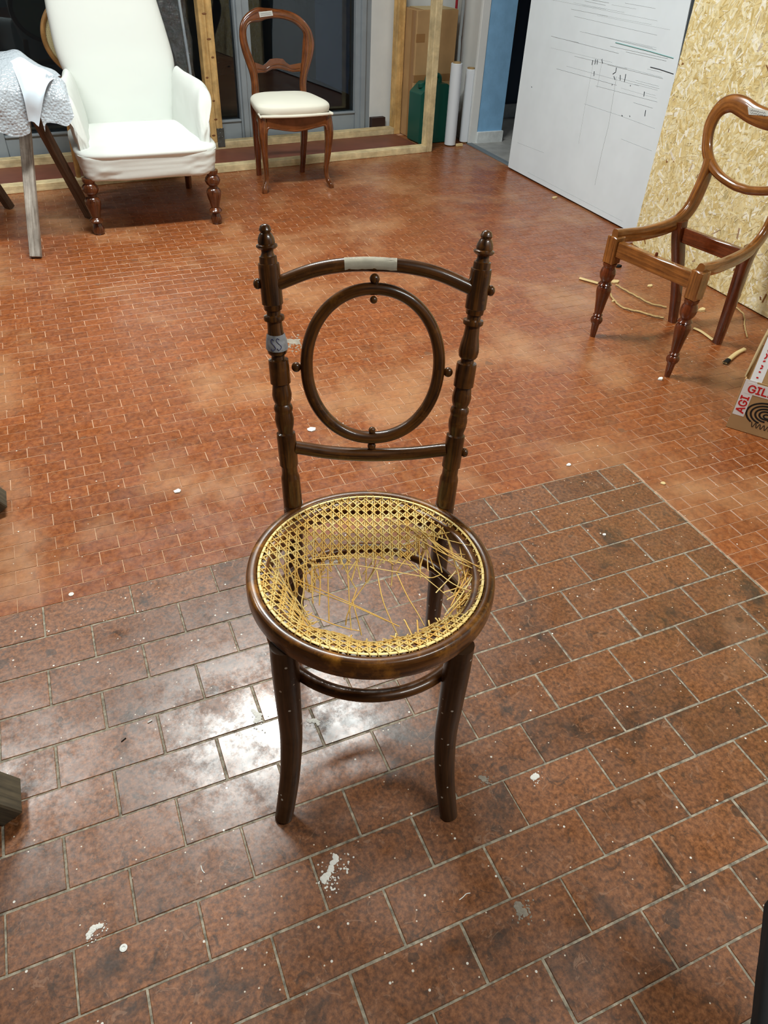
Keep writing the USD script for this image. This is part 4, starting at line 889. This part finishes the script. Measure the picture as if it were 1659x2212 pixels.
HP = spline(np.vstack([[ends0], cl, [ends1]]), 130); HW = spline(np.c_[np.r_[wd[0], wd, wd[-1]], np.r_[wd[0], wd, wd[-1]]], 130)[:, 0]
bc.part('back_loop', otube(HP, np.c_[HW, np.full(130, .013)], 20, section=superell(20, 2.6), up=(0, 1.0, -0.16)), 'mahogany')
bead = HP.copy(); bead[:, 1] -= 0.012; cen = HP[5:-5].mean(0)
dirn = HP - [0, 0, 0]; tt = np.gradient(HP, axis=0); tt /= np.linalg.norm(tt, axis=1, keepdims=True); nn_ = np.cross(tt, [0, 1.0, -.16]); nn_ /= np.linalg.norm(nn_, axis=1, keepdims=True)
sgn = np.sign(np.einsum('ij,ij->i', nn_, cen - HP)[65])
bc.part('loop_moulding', otube(bead + nn_ * sgn * (HW * 0.62)[:, None], 0.0035, 8), 'mahogany')
SP = [(470, 640), (520, 657), (560, 672), (595, 645), (630, 607), (690, 597), (760, 605), (790, 640), (830, 667), (880, 657), (945, 645), (940, 735), (860, 742), (800, 727), (720, 707), (650, 710), (580, 747), (500, 752)]
sp = np.array([bc.l(atp(*c2(*p), CP0, cn)) for p in SP]); o = sp.mean(0)
Yv = np.array([0, .16, 1.0]) / math.hypot(.16, 1); pl = Polygon(np.c_[(sp - o)[:, 0], (sp - o) @ Yv]).buffer(0)
bc.part('splat', prism(pl, .016, o + [0, .006, 0], (1, 0, 0), Yv), 'mahogany', False)
for off in (0.22, -0.25):
    mid = [bc.l(atp(*c2(x, y), CP0, cn)) + [0, -.0105, 0] for x, y in ([(500, 700), (570, 708), (640, 668), (715, 655), (790, 672), (860, 702), (930, 692)] if off > 0 else [(500, 735), (575, 730), (645, 695), (720, 690), (800, 710), (865, 725), (930, 718)])]
    bc.part('splat_moulding', otube(spline(mid, 40), 0.0032, 8), 'mahogany')
lv = np.array([bc.l(atp(*c2(*p), CP0 + [0, -.0145, 0], cn)) for p in ((515, 122), (652, 108), (664, 160), (528, 178))])
bc.part('paper_label', (lv, np.array([[0, 1, 2], [0, 2, 3], [0, 2, 1], [0, 3, 2]])), 'paper', False, label='small white paper label on the crest')
for row in (.35, .65):
    bc.part('handwriting', otube(spline([lv[0] + (lv[1] - lv[0]) * (0.12 + .05 * k) + (lv[3] - lv[0]) * (row + .1 * ((k % 2) - .5)) + [0, -.0008, 0] for k in range(16)], 50), .0007, 4), 'pencil', True)
# ================================================================== white armchair
ac = Thing('armchair', 'white calico covered armchair with turned front legs, at the back left', 'armchair', (0.712, 2.53, 0), 0)
def roundbox(x0, x1, y0, y1, z0, z1, r): return [(x, y, z, r) for x in (x0 + r, x1 - r) for y in (y0 + r, y1 - r) for z in (z0 + r, z1 - r)]
ac.part('apron', loft([(.248, .003, .245, .292, .272), (.25, .003, .245, .302, .280), (.262, .003, .245, .312, .288), (.30, .004, .246, .322, .292), (.345, .005, .246, .331, .292), (.362, .005, .246, .333, .290)], 9, 150, wr=.018, fr=9, seed=2, an=(1, 1, 2.6)), 'calico', True)
ac.part('seat', loft([(.340, .005, .246, .325, .285), (.352, .005, .246, .335, .296), (.366, .005, .246, .337, .298), (.378, .005, .248, .325, .286), (.390, .005, .252, .285, .250), (.400, .005, .258, .20, .175), (.405, .005, .262, .10, .09), (.406, .005, .262, .001, .001)], 6, 110, wr=.003, fr=6, seed=3), 'calico', True)
bs_ = []
for z, xl, xr, yc, hy in ((.33, -.215, .235, .575, .050), (.36, -.225, .240, .572, .070), (.44, -.238, .248, .580, .085), (.55, -.262, .262, .590, .090), (.64, -.288, .270, .598, .088), (.72, -.300, .262, .608, .085), (.85, -.300, .238, .625, .082), (.98, -.290, .212, .645, .080), (1.08, -.280, .195, .660, .074), (1.13, -.262, .175, .668, .060), (1.15, -.20, .115, .672, .030), (1.152, -.05, -.04, .672, .002)):
    bs_.append((z, (xl + xr) / 2, yc, (xr - xl) / 2, hy))
ac.part('backrest', loft(bs_, 3.4, 80, wr=.004, fr=5, seed=4), 'calico', True)
AF = [(.238, .33), (.248, .42), (.262, .51), (.280, .580), (.310, .615), (.340, .606), (.356, .572), (.348, .532), (.328, .49), (.318, .42), (.315, .36), (.312, .30), (.285, .285), (.245, .295)]
AB = [(.215, .33), (.220, .44), (.232, .53), (.246, .60), (.266, .630), (.286, .624), (.298, .595), (.300, .555), (.300, .50), (.298, .44), (.296, .38), (.294, .31), (.265, .29), (.225, .295)]
AN = [(.258, .335), (.262, .42), (.270, .50), (.286, .568), (.312, .600), (.338, .592), (.350, .566), (.342, .530), (.322, .49), (.310, .42), (.306, .36), (.304, .31), (.288, .295), (.264, .30)]
def arm(s, seed):
    rows = []
    for y, w, q in ((.015, 0, .02), (.016, 0, .55), (.024, 0, .86), (.045, 0, 1.0), (.10, .25, 1.0), (.17, 1, 1.0), (.28, 1.6, 1.0), (.40, 2.5, 1.0), (.50, 3, 1.0), (.54, 3, .9), (.545, 3, .02)):
        k = spline(np.array(AN) if w == 0 else (np.array(AN) * (1 - w) + np.array(AF) * w if w <= 1 else np.array(AF) * (3 - w) / 2 + np.array(AB) * (w - 1) / 2), 64, closed=True)
        c = k.mean(0); k = c + (k - c) * q
        lean = np.clip((k[:, 1] - .42) / .18, 0, 1) * .075 * max(0, 1 - w / 3)       # the scroll stands back from the seat corner
        rows.append(np.c_[s * k[:, 0], y + lean, k[:, 1]])
    G = spline(np.array(rows).reshape(len(rows), -1), 60).reshape(60, 64, 3)
    t = grid_body(G); v = np.array(t.vertices); n = np.array(t.vertex_normals)
    g = np.clip(1 - (v[:, 1] - .02) / .16, 0, 1) * np.clip((.56 - v[:, 2]) / .10, 0, 1)      # gathered cloth below the scroll
    d = (meshkit.fbm(v * [70, 26, 9], 3, seed) - .5) * .018 * g + (meshkit.fbm(v * 9, 3, seed + 3) - .5) * .008
    t.vertices = v + n * d[:, None]; return t
for s_ in (-1, 1): ac.part('arm', arm(s_, 8 + s_), 'calico', True)
ALEG = [(0, .0215), (.010, .027), (.026, .0285), (.042, .022), (.052, .018), (.058, .029), (.066, .034), (.073, .029), (.080, .020), (.105, .026), (.140, .036), (.160, .037), (.172, .030), (.178, .022), (.186, .021), (.196, .032), (.212, .039), (.228, .034), (.238, .024), (.250, .030), (.262, .030)]
for x, y in ((-.296, .003), (.293, -.003)): ac.part('leg', orient(lathe(ALEG, 28, (x, y, .0005), (x, y, .2625))), 'dark_turned')
for x in (-.27, .275): ac.part('leg', otube([(x, .635, .0005), (x, .60, .14), (x, .555, .275)], [.017, .020, .023], 4), 'dark_turned')

# medallion chair peeping out behind it
mc = Thing('cane_back_chair', 'honey beech chair with oval cane back, half hidden behind the armchair', 'chair', (0.62, 3.34, 0), 0)
t_ = np.linspace(0, 2 * np.pi, 80, endpoint=False)
tilt = lambda z: 0.14 * (z - .45)
mc.part('back_hoop', otube(np.c_[.238 * np.cos(t_), tilt(.722 + .19 * np.sin(t_)), .722 + .19 * np.sin(t_)], (.013, .014), 14, closed=True, up=(0, 1, -.14)), 'beech')
ms = []
for ang in (0, math.pi / 3, -math.pi / 3):
    c, s = math.cos(ang), math.sin(ang)
    for o in np.arange(-.24, .24, .0082):
        T = np.linspace(-.26, .26, 90); x, z = T * c - o * s, T * s + o * c
        ok = np.flatnonzero((x / .228) ** 2 + (z / .181) ** 2 < 1)
        if len(ok) < 3: continue
        P = np.c_[x[ok[[0, -1]]], tilt(.722 + z[ok[[0, -1]]]), .722 + z[ok[[0, -1]]]]
        d = P[1] - P[0]; d /= np.linalg.norm(d); a = np.cross(d, [0, 1, 0]) * .0027; b = np.array([0, .0005, 0])
        ms.append((np.array([P[0] + a - b, P[0] - a - b, P[0] - a + b, P[0] + a + b, P[1] + a - b, P[1] - a - b, P[1] - a + b, P[1] + a + b]),
                   np.array([(0, 1, 5), (0, 5, 4), (1, 2, 6), (1, 6, 5), (2, 3, 7), (2, 7, 6), (3, 0, 4), (3, 4, 7)])))
mc.part('cane_panel', join(*ms), 'cane_pale', False, kind='stuff')
mc.part('seat_rail', otube(spline([(-.21, -.02, .44), (-.23, -.40, .44), (0, -.44, .44), (.23, -.40, .44), (.21, -.02, .44)], 60, closed=True), (.02, .022), 12, closed=True, up=(0, 0, 1)), 'beech') if False else None
for sx in (-1, 1):
    mc.part('leg', otube([(sx * .19, .02, .55), (sx * .20, .0, .42), (sx * .21, .03, .2), (sx * .215, .06, .0005)], [.014, .018, .017, .013], 10), 'beech')
mc.part('seat_rail', otube([(-.2, 0, .42), (.2, 0, .42)], (.012, .025), 8), 'beech')

# plastic-wrapped piece behind the armchair
wv = Thing('wrapped_frame', 'dark frame wrapped in clear plastic leaning behind the armchair', 'wrapped furniture', (1.07, 3.46, 0), 0)
wv.part('panel', box(-.09, .045, .02, .05, .004, 1.30, .004), 'dark_panel', False)
wv.part('rod', otube(spline([(.022, -.012, 1.3), (.035, -.014, .9), (.050, -.014, .6), (.060, -.012, .3), (.065, -.01, .003)], 40), .0075, 10), 'alu')
wr_ = hull_spheres([(-.10, .0, .03, .02), (.07, .0, .03, .02), (-.10, .06, .03, .02), (.07, .06, .03, .02), (-.10, .0, 1.3, .02), (.045, .0, 1.3, .02), (-.10, .06, 1.3, .02), (.045, .06, 1.3, .02)])
wv.part('plastic_film', soft(wr_, .018, 2, .045, 16, 12, (1, 1, .45)), 'wrap', 25, label='crinkled clear plastic film')

# ================================================================== trestle with bubble wrap at the left edge
def plank(A, B, w, d, side):
    """squared timber from A to B; w across 'side', d the other way"""
    A, B, side = np.asarray(A, float), np.asarray(B, float), np.asarray(side, float)
    t = (B - A) / np.linalg.norm(B - A); side = side - t * np.dot(side, t); side /= np.linalg.norm(side); o = np.cross(t, side)
    m = box(-w / 2, w / 2, -d / 2, d / 2, 0, np.linalg.norm(B - A), .003)
    return (m[0] @ np.stack([side, o, t]) + A,) + m[1:]
ts = Thing('trestle', 'weathered wooden trestle at the left edge, half hidden under bubble wrap', 'trestle', (0, 2.65, 0))
Lc = lambda p: np.asarray(p, float) - [0, 2.65, 0]
ts.part('leg', plank(Lc((.108, 2.285, .004)), Lc((.215, 2.60, .60)), .050, .028, (1, -.25, 0)), 'weathered', False, label='pale grey worn leg')
ts.part('leg', plank(Lc((.40, 2.79, .004)), Lc((.225, 2.62, .60)), .045, .038, (.6, -.8, 0)), 'brown_leg', False)
ts.part('leg', plank(Lc((.02, 3.06, .004)), Lc((-.165, 2.86, .60)), .045, .038, (.6, -.8, 0)), 'brown_leg', False)
ts.part('leg', plank(Lc((-.27, 2.52, .004)), Lc((-.175, 2.82, .60)), .050, .028, (1, -.25, 0)), 'weathered', False)
ts.part('beam', plank(Lc((.30, 2.555, .635)), Lc((-.30, 2.89, .635)), .07, .07, (0, 0, 1)), 'brown_leg', False)
bwr = Thing('bubble_wrap', 'heap of bubble wrap and white foam sheet draped over the trestle', 'packing', (.1, 2.6, 0))
def drape(rows, m, name, nu=60, nv=26, fold=0.0, fr=9.0, seed=0, lab=None, thick=0.0012):
    R = [spline(r, nu) for r in rows]; S = np.array([spline(np.array([q[k] for q in R]), nv) for k in range(nu)])
    d = (meshkit.fbm(S.reshape(-1, 3) * fr, 3, seed) - .5).reshape(nu, nv) * fold * np.linspace(.4, 1, nv)[None]
    S[..., 1] += d; S[..., 2] += d * .3
    v = S.reshape(-1, 3) - [.1, 2.6, 0]
    i, j = np.meshgrid(np.arange(nu - 1), np.arange(nv - 1), indexing='ij')
    q = np.stack([i * nv + j, i * nv + j + 1, (i + 1) * nv + j + 1, (i + 1) * nv + j], -1).reshape(-1, 4)
    f = np.vstack([q[:, [0, 1, 2]], q[:, [0, 2, 3]]]); n = len(v)
    bwr.part(name, join((v, f), (v + [0, thick, 0.0004], f[:, ::-1])), m, True, label=lab)
def pp(lst, y):          # points of an upright plane at depth y
    out = []
    for k, (x, z_) in enumerate(lst):
        yy = y if np.ndim(y) == 0 else np.interp(k, [0, len(lst) - 1], y)
        out.append(atp(x, z_, (0, yy, 0), (0, 1, 0)))
    return out
ridge = pp([(-60, 122), (-20, 116), (10, 112), (38, 110), (62, 126), (85, 140), (112, 150), (128, 164)], (2.62, 2.49))
back_ = pp([(-60, 150), (-20, 150), (10, 150), (38, 150), (62, 160), (85, 170), (112, 175), (126, 180)], (2.85, 2.53))
mid = pp([(-60, 200), (-25, 196), (5, 190), (25, 196), (42, 190), (55, 196), (62, 200), (66, 206)], 2.40)
hem = pp([(-60, 268), (-28, 275), (2, 285), (22, 292), (40, 294), (57, 292), (66, 284), (58, 268)], 2.38)
drape([back_, ridge, mid, hem], 'bubble', 'wrap_sheet', 70, 30, .05, 9, 4, 'crumpled bubble wrap hanging in front')
r2 = pp([(22, 132), (45, 124), (72, 140), (100, 152), (122, 166)], (2.50, 2.45))
m2 = pp([(48, 200), (56, 190), (70, 196), (86, 205), (100, 190)], 2.375)
h2 = pp([(62, 264), (68, 263), (74, 265), (79, 270), (84, 274)], 2.37)
drape([r2, m2, h2], 'foam', 'foam_sheet', 50, 24, .02, 7, 8, 'smooth bluish white foam sheet')
r3 = pp([(100, 158), (112, 160), (124, 166), (134, 172), (142, 182)], 2.44)
m3_ = pp([(84, 226), (104, 216), (124, 214), (140, 216), (152, 222)], 2.385)
h3 = pp([(97, 284), (100, 266), (122, 266), (146, 270), (160, 250)], 2.37)
drape([r3, m3_, h3], 'bubble', 'wrap_sheet', 50, 24, .03, 10, 11, 'bubble wrap corner reaching the armchair')

# the near trestle whose feet show at the left edge
t2 = Thing('trestle', 'old dark timber trestle whose two feet poke in at the left edge', 'trestle', (-.3, -.05, 0))
for (y, zx) in ((.425, 0), (-.505, 0)):
    t2.part('leg', plank((.222, y + .05, .012), (-.16, y + .05, .66), .075, .045, (0, 1, 0)), 'oldwood', False)
    t2.part('leg', plank((-.54, y + .05, .012), (-.19, y + .05, .66), .075, .045, (0, 1, 0)), 'oldwood', False)
t2.part('beam', box(-.225, -.125, -.75, .70, .645, .72, .004), 'oldwood', False)

# ================================================================== carton with red tape at the right edge
k0, k1 = np.array([2.171, .055, 0]), np.array([2.251, -.057, 0]); kd = (k1 - k0) / np.linalg.norm(k1 - k0); krot = math.degrees(math.atan2(kd[1], kd[0]))
bx = Thing('open_carton', 'open brown cardboard carton with red and white warning tape, at the right edge', 'box', k0, krot)
Lb, Db, Hb = .42, .30, .185; t = .005
bx.part('side_panel', box(0, Lb, 0, t, .001, Hb, .001), 'card', False); bx.part('side_panel', box(0, Lb, Db - t, Db, .001, Hb, .001), 'card', False)
bx.part('side_panel', box(0, t, t, Db - t, .001, Hb, .001), 'card', False); bx.part('side_panel', box(Lb - t, Lb, t, Db - t, .001, Hb, .001), 'card', False)
bx.part('bottom', box(t, Lb - t, t, Db - t, .001, .008, .001), 'card_in', False)
# front flap standing up and leaning back a little, left flap upright, rear flap upright
FX, FY = np.array([1.0, 0, 0]), np.array([0, .20, .98]); FO = np.array([0.012, 0.002, Hb])
bx.part('flap', prism([(0, 0), (Lb - .02, 0), (Lb - .02, .155), (.004, .155)], .004, FO + [0, .004, 0], FX, FY), 'card', False)
bx.part('flap', prism([(0, 0), (Db - .02, 0), (Db - .05, .24), (.05, .24)], .004, (-.004, .016, Hb), (0, 1, 0), (.10, 0, .99)), 'card_in', False)
bx.part('flap', prism([(0, 0), (Lb - .02, 0), (Lb - .02, .15), (0, .15)], .004, (0.01, Db - .002, Hb), FX, (0, -.05, 1)), 'card', False)
FN = np.cross(FX, FY / np.linalg.norm(FY))
def patch(x0, x1, z0, z1, m, name, lift=.0006, up=None, lab=None, O=np.zeros(3), Y=np.array([0, 0, 1.0])):
    Yn = Y / np.linalg.norm(Y); N = np.cross([1.0, 0, 0], Yn)
    c = [O + np.array([1.0, 0, 0]) * a + Yn * b + N * lift for a, b in ((x0, z0), (x1, z0), (x1, z1), (x0, z1))]
    c2_ = [p - N * lift * .9 for p in c]
    bx.part(name, trimesh.convex.convex_hull(np.array(c + c2_)), m, False, label=lab)
patch(.004, .040, .055, .186, 'whitetape', 'warning_tape', .0006, None, 'white tape with red letters running up the left edge')
patch(.014, .125, .138, .178, 'whitetape', 'warning_tape', .0010, None, 'white tape with red letters across the front')
patch(.004, .040, .0, .150, 'whitetape', 'warning_tape', .0006, None, 'white tape with red letters on the flap', FO, FY)
def letters(txt, h, O, X, Y, m, name, bold=True):
    tm = meshkit.text_mesh(txt, h, .0005, bold); v = np.array(tm.vertices); X, Y = np.asarray(X, float), np.asarray(Y, float); N = np.cross(X, Y)
    bx.part(name, trimesh.Trimesh(np.asarray(O) + v[:, :1] * X + v[:, 1:2] * Y + v[:, 2:] * N, tm.faces, process=False), m, False)
letters('GILE', .026, (.018, -.0013, .1445), (1, 0, 0), (0, 0, 1), 'redprint', 'lettering')
letters('AGI', .025, (.0345, -.0009, .064), (0, 0, 1), (-1, 0, 0), 'redprint', 'lettering')
FYn = FY / np.linalg.norm(FY)
tm_ = meshkit.text_mesh('FRAGILE', .024, .0005, True); tm_ = trimesh.intersections.slice_mesh_plane(tm_, (0, -1, 0), (0, .0055, 0)); v_ = np.array(tm_.vertices)
bx.part('lettering', trimesh.Trimesh(FO + [.024, 0, 0] + FYn * .008 + FN * .0009 + v_[:, :1] * FYn + v_[:, 1:2] * [-1.0, 0, 0] + v_[:, 2:] * FN, tm_.faces, process=False), 'redprint', False)
def pen(pts, w, m, name, O=np.zeros(3), Y=np.array([0, 0, 1.0]), n=40):
    Yn = Y / np.linalg.norm(Y); N = np.cross([1.0, 0, 0], Yn)
    P = np.array([O + np.array([1.0, 0, 0]) * a + Yn * b + N * .0004 for a, b in pts])
    bx.part(name, otube(spline(P, n), (w, .0006), 6, up=N), m, True)
for st_ in ([(.062, .075), (.068, .045)], [(.058, .077), (.078, .077), (.080, .066), (.066, .061), (.080, .057), (.080, .047), (.064, .045)], [(.092, .074), (.088, .044)], [(.090, .074), (.106, .072), (.104, .062), (.091, .059), (.110, .043)], [(.120, .07), (.118, .044), (.132, .044)]):
    pen(st_, .0011, 'blackprint', 'handwriting', FO, FY)
for k, r in enumerate((.052, .040, .028, .017)):       # printed round mark with curved bands
    pen([(.102 + r * 1.15 * math.cos(a), .080 + r * .82 * math.sin(a)) for a in np.linspace(.15 if k < 2 else -.6, math.pi * (1.30 + .12 * k), 30)], .0030, 'blackprint', 'emblem', n=60)
pen([(.106 + .010 * math.cos(a), .078 + .007 * math.sin(a)) for a in np.linspace(0, 6.0, 20)], .0026, 'blackprint', 'emblem', n=40)
patch(.112, .128, .062, .112, 'blackprint', 'emblem', .0005); patch(.112, .30, .094, .112, 'blackprint', 'emblem', .0005); patch(.118, .30, .128, .146, 'blackprint', 'emblem', .0005)
pen([(.070 + .0065 * k, .046 if k % 2 == 0 else .028) for k in range(15)], .0011, 'blackprint', 'lettering', n=90)

# black padded stool at the lower right corner, seen from above
A_, B_ = np.array([.9445, -1.2205]), np.array([.7565, -1.3725]); n_ = np.array([.63, -.776]) * .30
cs = [A_ - [0, 0], B_, B_ + n_, A_ + n_]; sc_ = sum(cs) / 4
sto = Thing('stool', 'black padded stool cut off by the lower right corner', 'stool', (sc_[0], sc_[1], 0))
pad = soft(hull_spheres([((p[0] - sc_[0]) * .93, (p[1] - sc_[1]) * .93, z, .017) for p in cs for z in (.262, .283)]), .014, 3, .004, 20, 3)
sto.part('seat', pad, 'black', True)
for p in cs:
    q_ = (p - sc_) * .35; e_ = (p - sc_) * .42
    sto.part('leg', otube([(e_[0], e_[1], .0005), (q_[0], q_[1], .255)], .012, 12), 'black')
sto.part('seam_knob', sphere(((A_ - sc_)[0] * .965, (A_ - sc_)[1] * .965, .285), .012, 10), 'black')

# ================================================================== litter on the floor
def cord(px, r, label, grp=None, frayed=True, z=None):
    P = spline([at(x, y, r) for x, y in px], 8 * len(px)); P[:, :2] += nr.normal(0, .0008, (len(P), 2))
    P[:, 2] = r + np.abs(np.sin(np.arange(len(P)) * .5)) * .002
    c0_ = P.mean(0); c0_[2] = 0; tt = Thing('jute_cord', label, 'cord', c0_)
    tt.part('strand', otube(P - c0_ + [.0011, .0011, 0], r * .7, 7), 'jute', True); tt.part('strand', otube(P - c0_ - [.0011, .0011, 0], r * .7, 7), 'jute', True)
cord([(1316, 630), (1326, 648), (1346, 665), (1382, 674), (1413, 683), (1434, 687)], .005, 'jute cord on the floor, the one nearer the camera under the chair frame')
cord([(1330, 615), (1352, 628), (1378, 642), (1405, 656), (1440, 664)], .005, 'jute cord on the floor, the one farther back under the chair frame')
cord([(1589, 664), (1606, 680), (1608, 705), (1614, 728)], .004, 'thin cord on the floor behind the open carton')
def stick(px, w, label, m='stick', tip=False):
    P = spline([at(x, y, w) for x, y in px], 20); c0_ = P.mean(0); c0_[2] = 0
    tt = Thing('wood_sliver', label, 'wood sliver', c0_); tt.part('sliver', otube(P - c0_, (w * 1.4, w * .9), 6, up=(0, 0, 1)), m, 30)
    if tip: tt.part('tip', otube(P[-4:] - c0_, (w * 1.5, w * 1.0), 6, up=(0, 0, 1)), 'black', 30, label='dark end')
stick([(1252, 601), (1270, 606), (1292, 612)], .006, 'pale split sliver pointing left from the front leg of the chair frame')
stick([(1499, 709), (1516, 717), (1541, 735)], .005, 'pale sliver on the floor against the rear leg of the chair frame')
stick([(1608, 754), (1590, 764), (1566, 784)], .007, 'brown bent sliver with a dark tip beside the open carton', 'stick', True)
def chip(px, size, label, cat='wood chip', m='stick', name='wood_chip', th=.006, grp=None):
    c0_ = at(*px); n = rnd.randint(5, 7); a0 = rnd.random() * 6
    poly = [(size * rnd.uniform(.6, 1.1) * math.cos(a0 + 2 * math.pi * k / n), size * rnd.uniform(.45, .8) * math.sin(a0 + 2 * math.pi * k / n)) for k in range(n)]
    tm = prism(Polygon(poly).convex_hull, th, (0, 0, .0006), (1, 0, 0), (0, 1, 0)); v = np.array(tm.vertices)
    v[:, 2] += (v[:, 2] > th * .5) * v[:, 0] / size * th * .4
    return top(name, (v + c0_, np.array(tm.faces)), m, label, cat, False, grp)
chip((1328, 610), .022, 'pale wood wedge lying just behind the front leg of the chair frame'); chip((1404, 619), .016, 'small wood wedge in the middle under the chair frame')
chip((1515, 672), .020, 'pale wood offcut between the legs of the chair frame, right of the turned leg', th=.01); chip((1325, 652), .010, 'tiny wood chip left of the near jute cord')
chip((1197, 428), .020, 'brown curl of wood on the floor by the foot of the white panel'); chip((1426, 820), .012, 'white crumb beside the nearest foot of the chair frame', 'crumb', 'paper', 'crumb', .006)
chip((1335, 577), .018, 'black scrap behind the front leg of the chair frame', 'scrap', 'black', 'scrap', .008)
for px, s, l in (((385, 1062), .014, 'torn white paper scrap on the small brick tiles, left of the seat'), ((672, 929), .019, 'pale paper scrap seen between the left back post and the oval hoop'), ((1305, 1156), .006, 'white crumb on the joint at the corner of the large tiles'),
                 ((1432, 1045), .010, 'dry curled leaf on the tiles at the right of the large tile area'), ((1229, 1005), .010, 'white curved shaving on the brick tiles right of the chair')):
    chip(px, s, l, 'scrap', 'paper' if 'leaf' not in l else 'stick', 'paper_scrap' if 'paper' in l else 'scrap', .003)
def disc(px, r, label, m='plaster', hole=False):
    c0_ = at(*px); pr_ = [(0.0004, r), (.0012, r), (.0016, r * .8), (.0016, r * .45 if hole else .0001)]
    top('button' if hole else 'round_tablet', tr(lathe(pr_ + ([(.0006, r * .4), (.0006, .0001)] if hole else []), 20), None, c0_), m, label, 'button' if hole else 'tablet', True)
disc((154, 1284), .0062, 'round white tablet on the small brick tiles at the left'); disc((267, 2048), .0062, 'white ring shaped button on the large tiles at lower left', 'paper', True)
def splash(pxs, label, m='plaster', n=40, spread=14, size=.0022):
    """dried paint: one blot and its spatter, one mesh"""
    ms = []
    P = spline([at(x, y) for x, y in pxs], 26)
    for k, p in enumerate(P):
        r = size * (0.7 + rnd.random() * 1.3); p = p + [rnd.gauss(0, size * .8), rnd.gauss(0, size * .8), 0]; ms.append(lathe([(.0003, r * 1.3), (.0010, r), (.0012, .0001)], 9)); ms[-1] = tr(ms[-1], None, p)
    for k in range(n):
        x, y = rnd.choice(pxs); p = at(x + rnd.gauss(spread * .8, spread), y + rnd.gauss(spread * .6, spread)); r = size * rnd.uniform(.25, .8); ms.append(tr(lathe([(.0003, r * 1.3), (.0007, r), (.0009, .0001)], 7), None, p))
    top('paint_splash', join(*ms), m, label, 'paint splash', True, kind='stuff')
splash([(726, 1853), (716, 1872), (706, 1890), (697, 1902)], 'white paint splash with spatter on the large tiles below the chair', n=90, spread=13)
splash([(190, 2024), (200, 2008), (218, 1998)], 'small white paint splash on the large tiles at lower left', n=30, spread=7, size=.0017)
splash([(548, 1535), (560, 1548), (553, 1560)], 'white paint splash beside the left front leg', n=20, spread=8, size=.0022)
splash([(668, 1560), (680, 1556), (690, 1566)], 'white paint streak on the joint beneath the seat', n=16, spread=9, size=.0018)
splash([(1150, 1680), (1160, 1676)], 'white crumbled paint spot to the right of the front leg', n=18, spread=7, size=.002)
splash([(1115, 1950), (1122, 1965), (1135, 1972)], 'grey cement spot on the large tiles at lower right', 'greyspot', 60, 9, .0022)
splash([(1040, 1680), (1046, 1684)], 'grey cement spot right of the right front leg', 'greyspot', 40, 7, .0019)
splash([(622, 736), (640, 740)], 'flat grey plaster patch behind the left back post', 'greyspot', 40, 10, .006)

def thread(px, r, m, label):
    P = spline([at(x, y, r) for x, y in px], 18); top('thread', otube(P, r, 6), m, label, 'thread', True)
thread([(992, 1944), (1000, 1938), (1007, 1931), (1016, 1929)], .0008, 'paper', 'curled white thread on the large tiles, lower right of the white splash')
thread([(262, 1602), (267, 1598), (272, 1594)], .0012, 'black', 'short dark hair curl on the large tiles at the left')
thread([(319, 1561), (328, 1556)], .0016, 'paper', 'tiny white stick on the large tiles left of the front leg')
thread([(434, 1870), (437, 1880), (442, 1886)], .0009, 'paper', 'bent white thread on the tiles left of and below the left front leg')
# the lamps themselves
for k, (x, y, z, sx, sy, pw) in enumerate(LAMPS):
    cl_ = Thing('ceiling_lamp', ('long ceiling lamp over the middle of the room', 'long ceiling lamp at the left of the room', 'long ceiling lamp behind the camera', 'ceiling lamp turned crosswise at the right')[k], 'ceiling lamp', (x, y, 0))
    cl_.part('housing', box(-sx / 2 - .03, sx / 2 + .03, -sy / 2 - .03, sy / 2 + .03, z + .02, 3.02, .005), 'lamp_body', False)
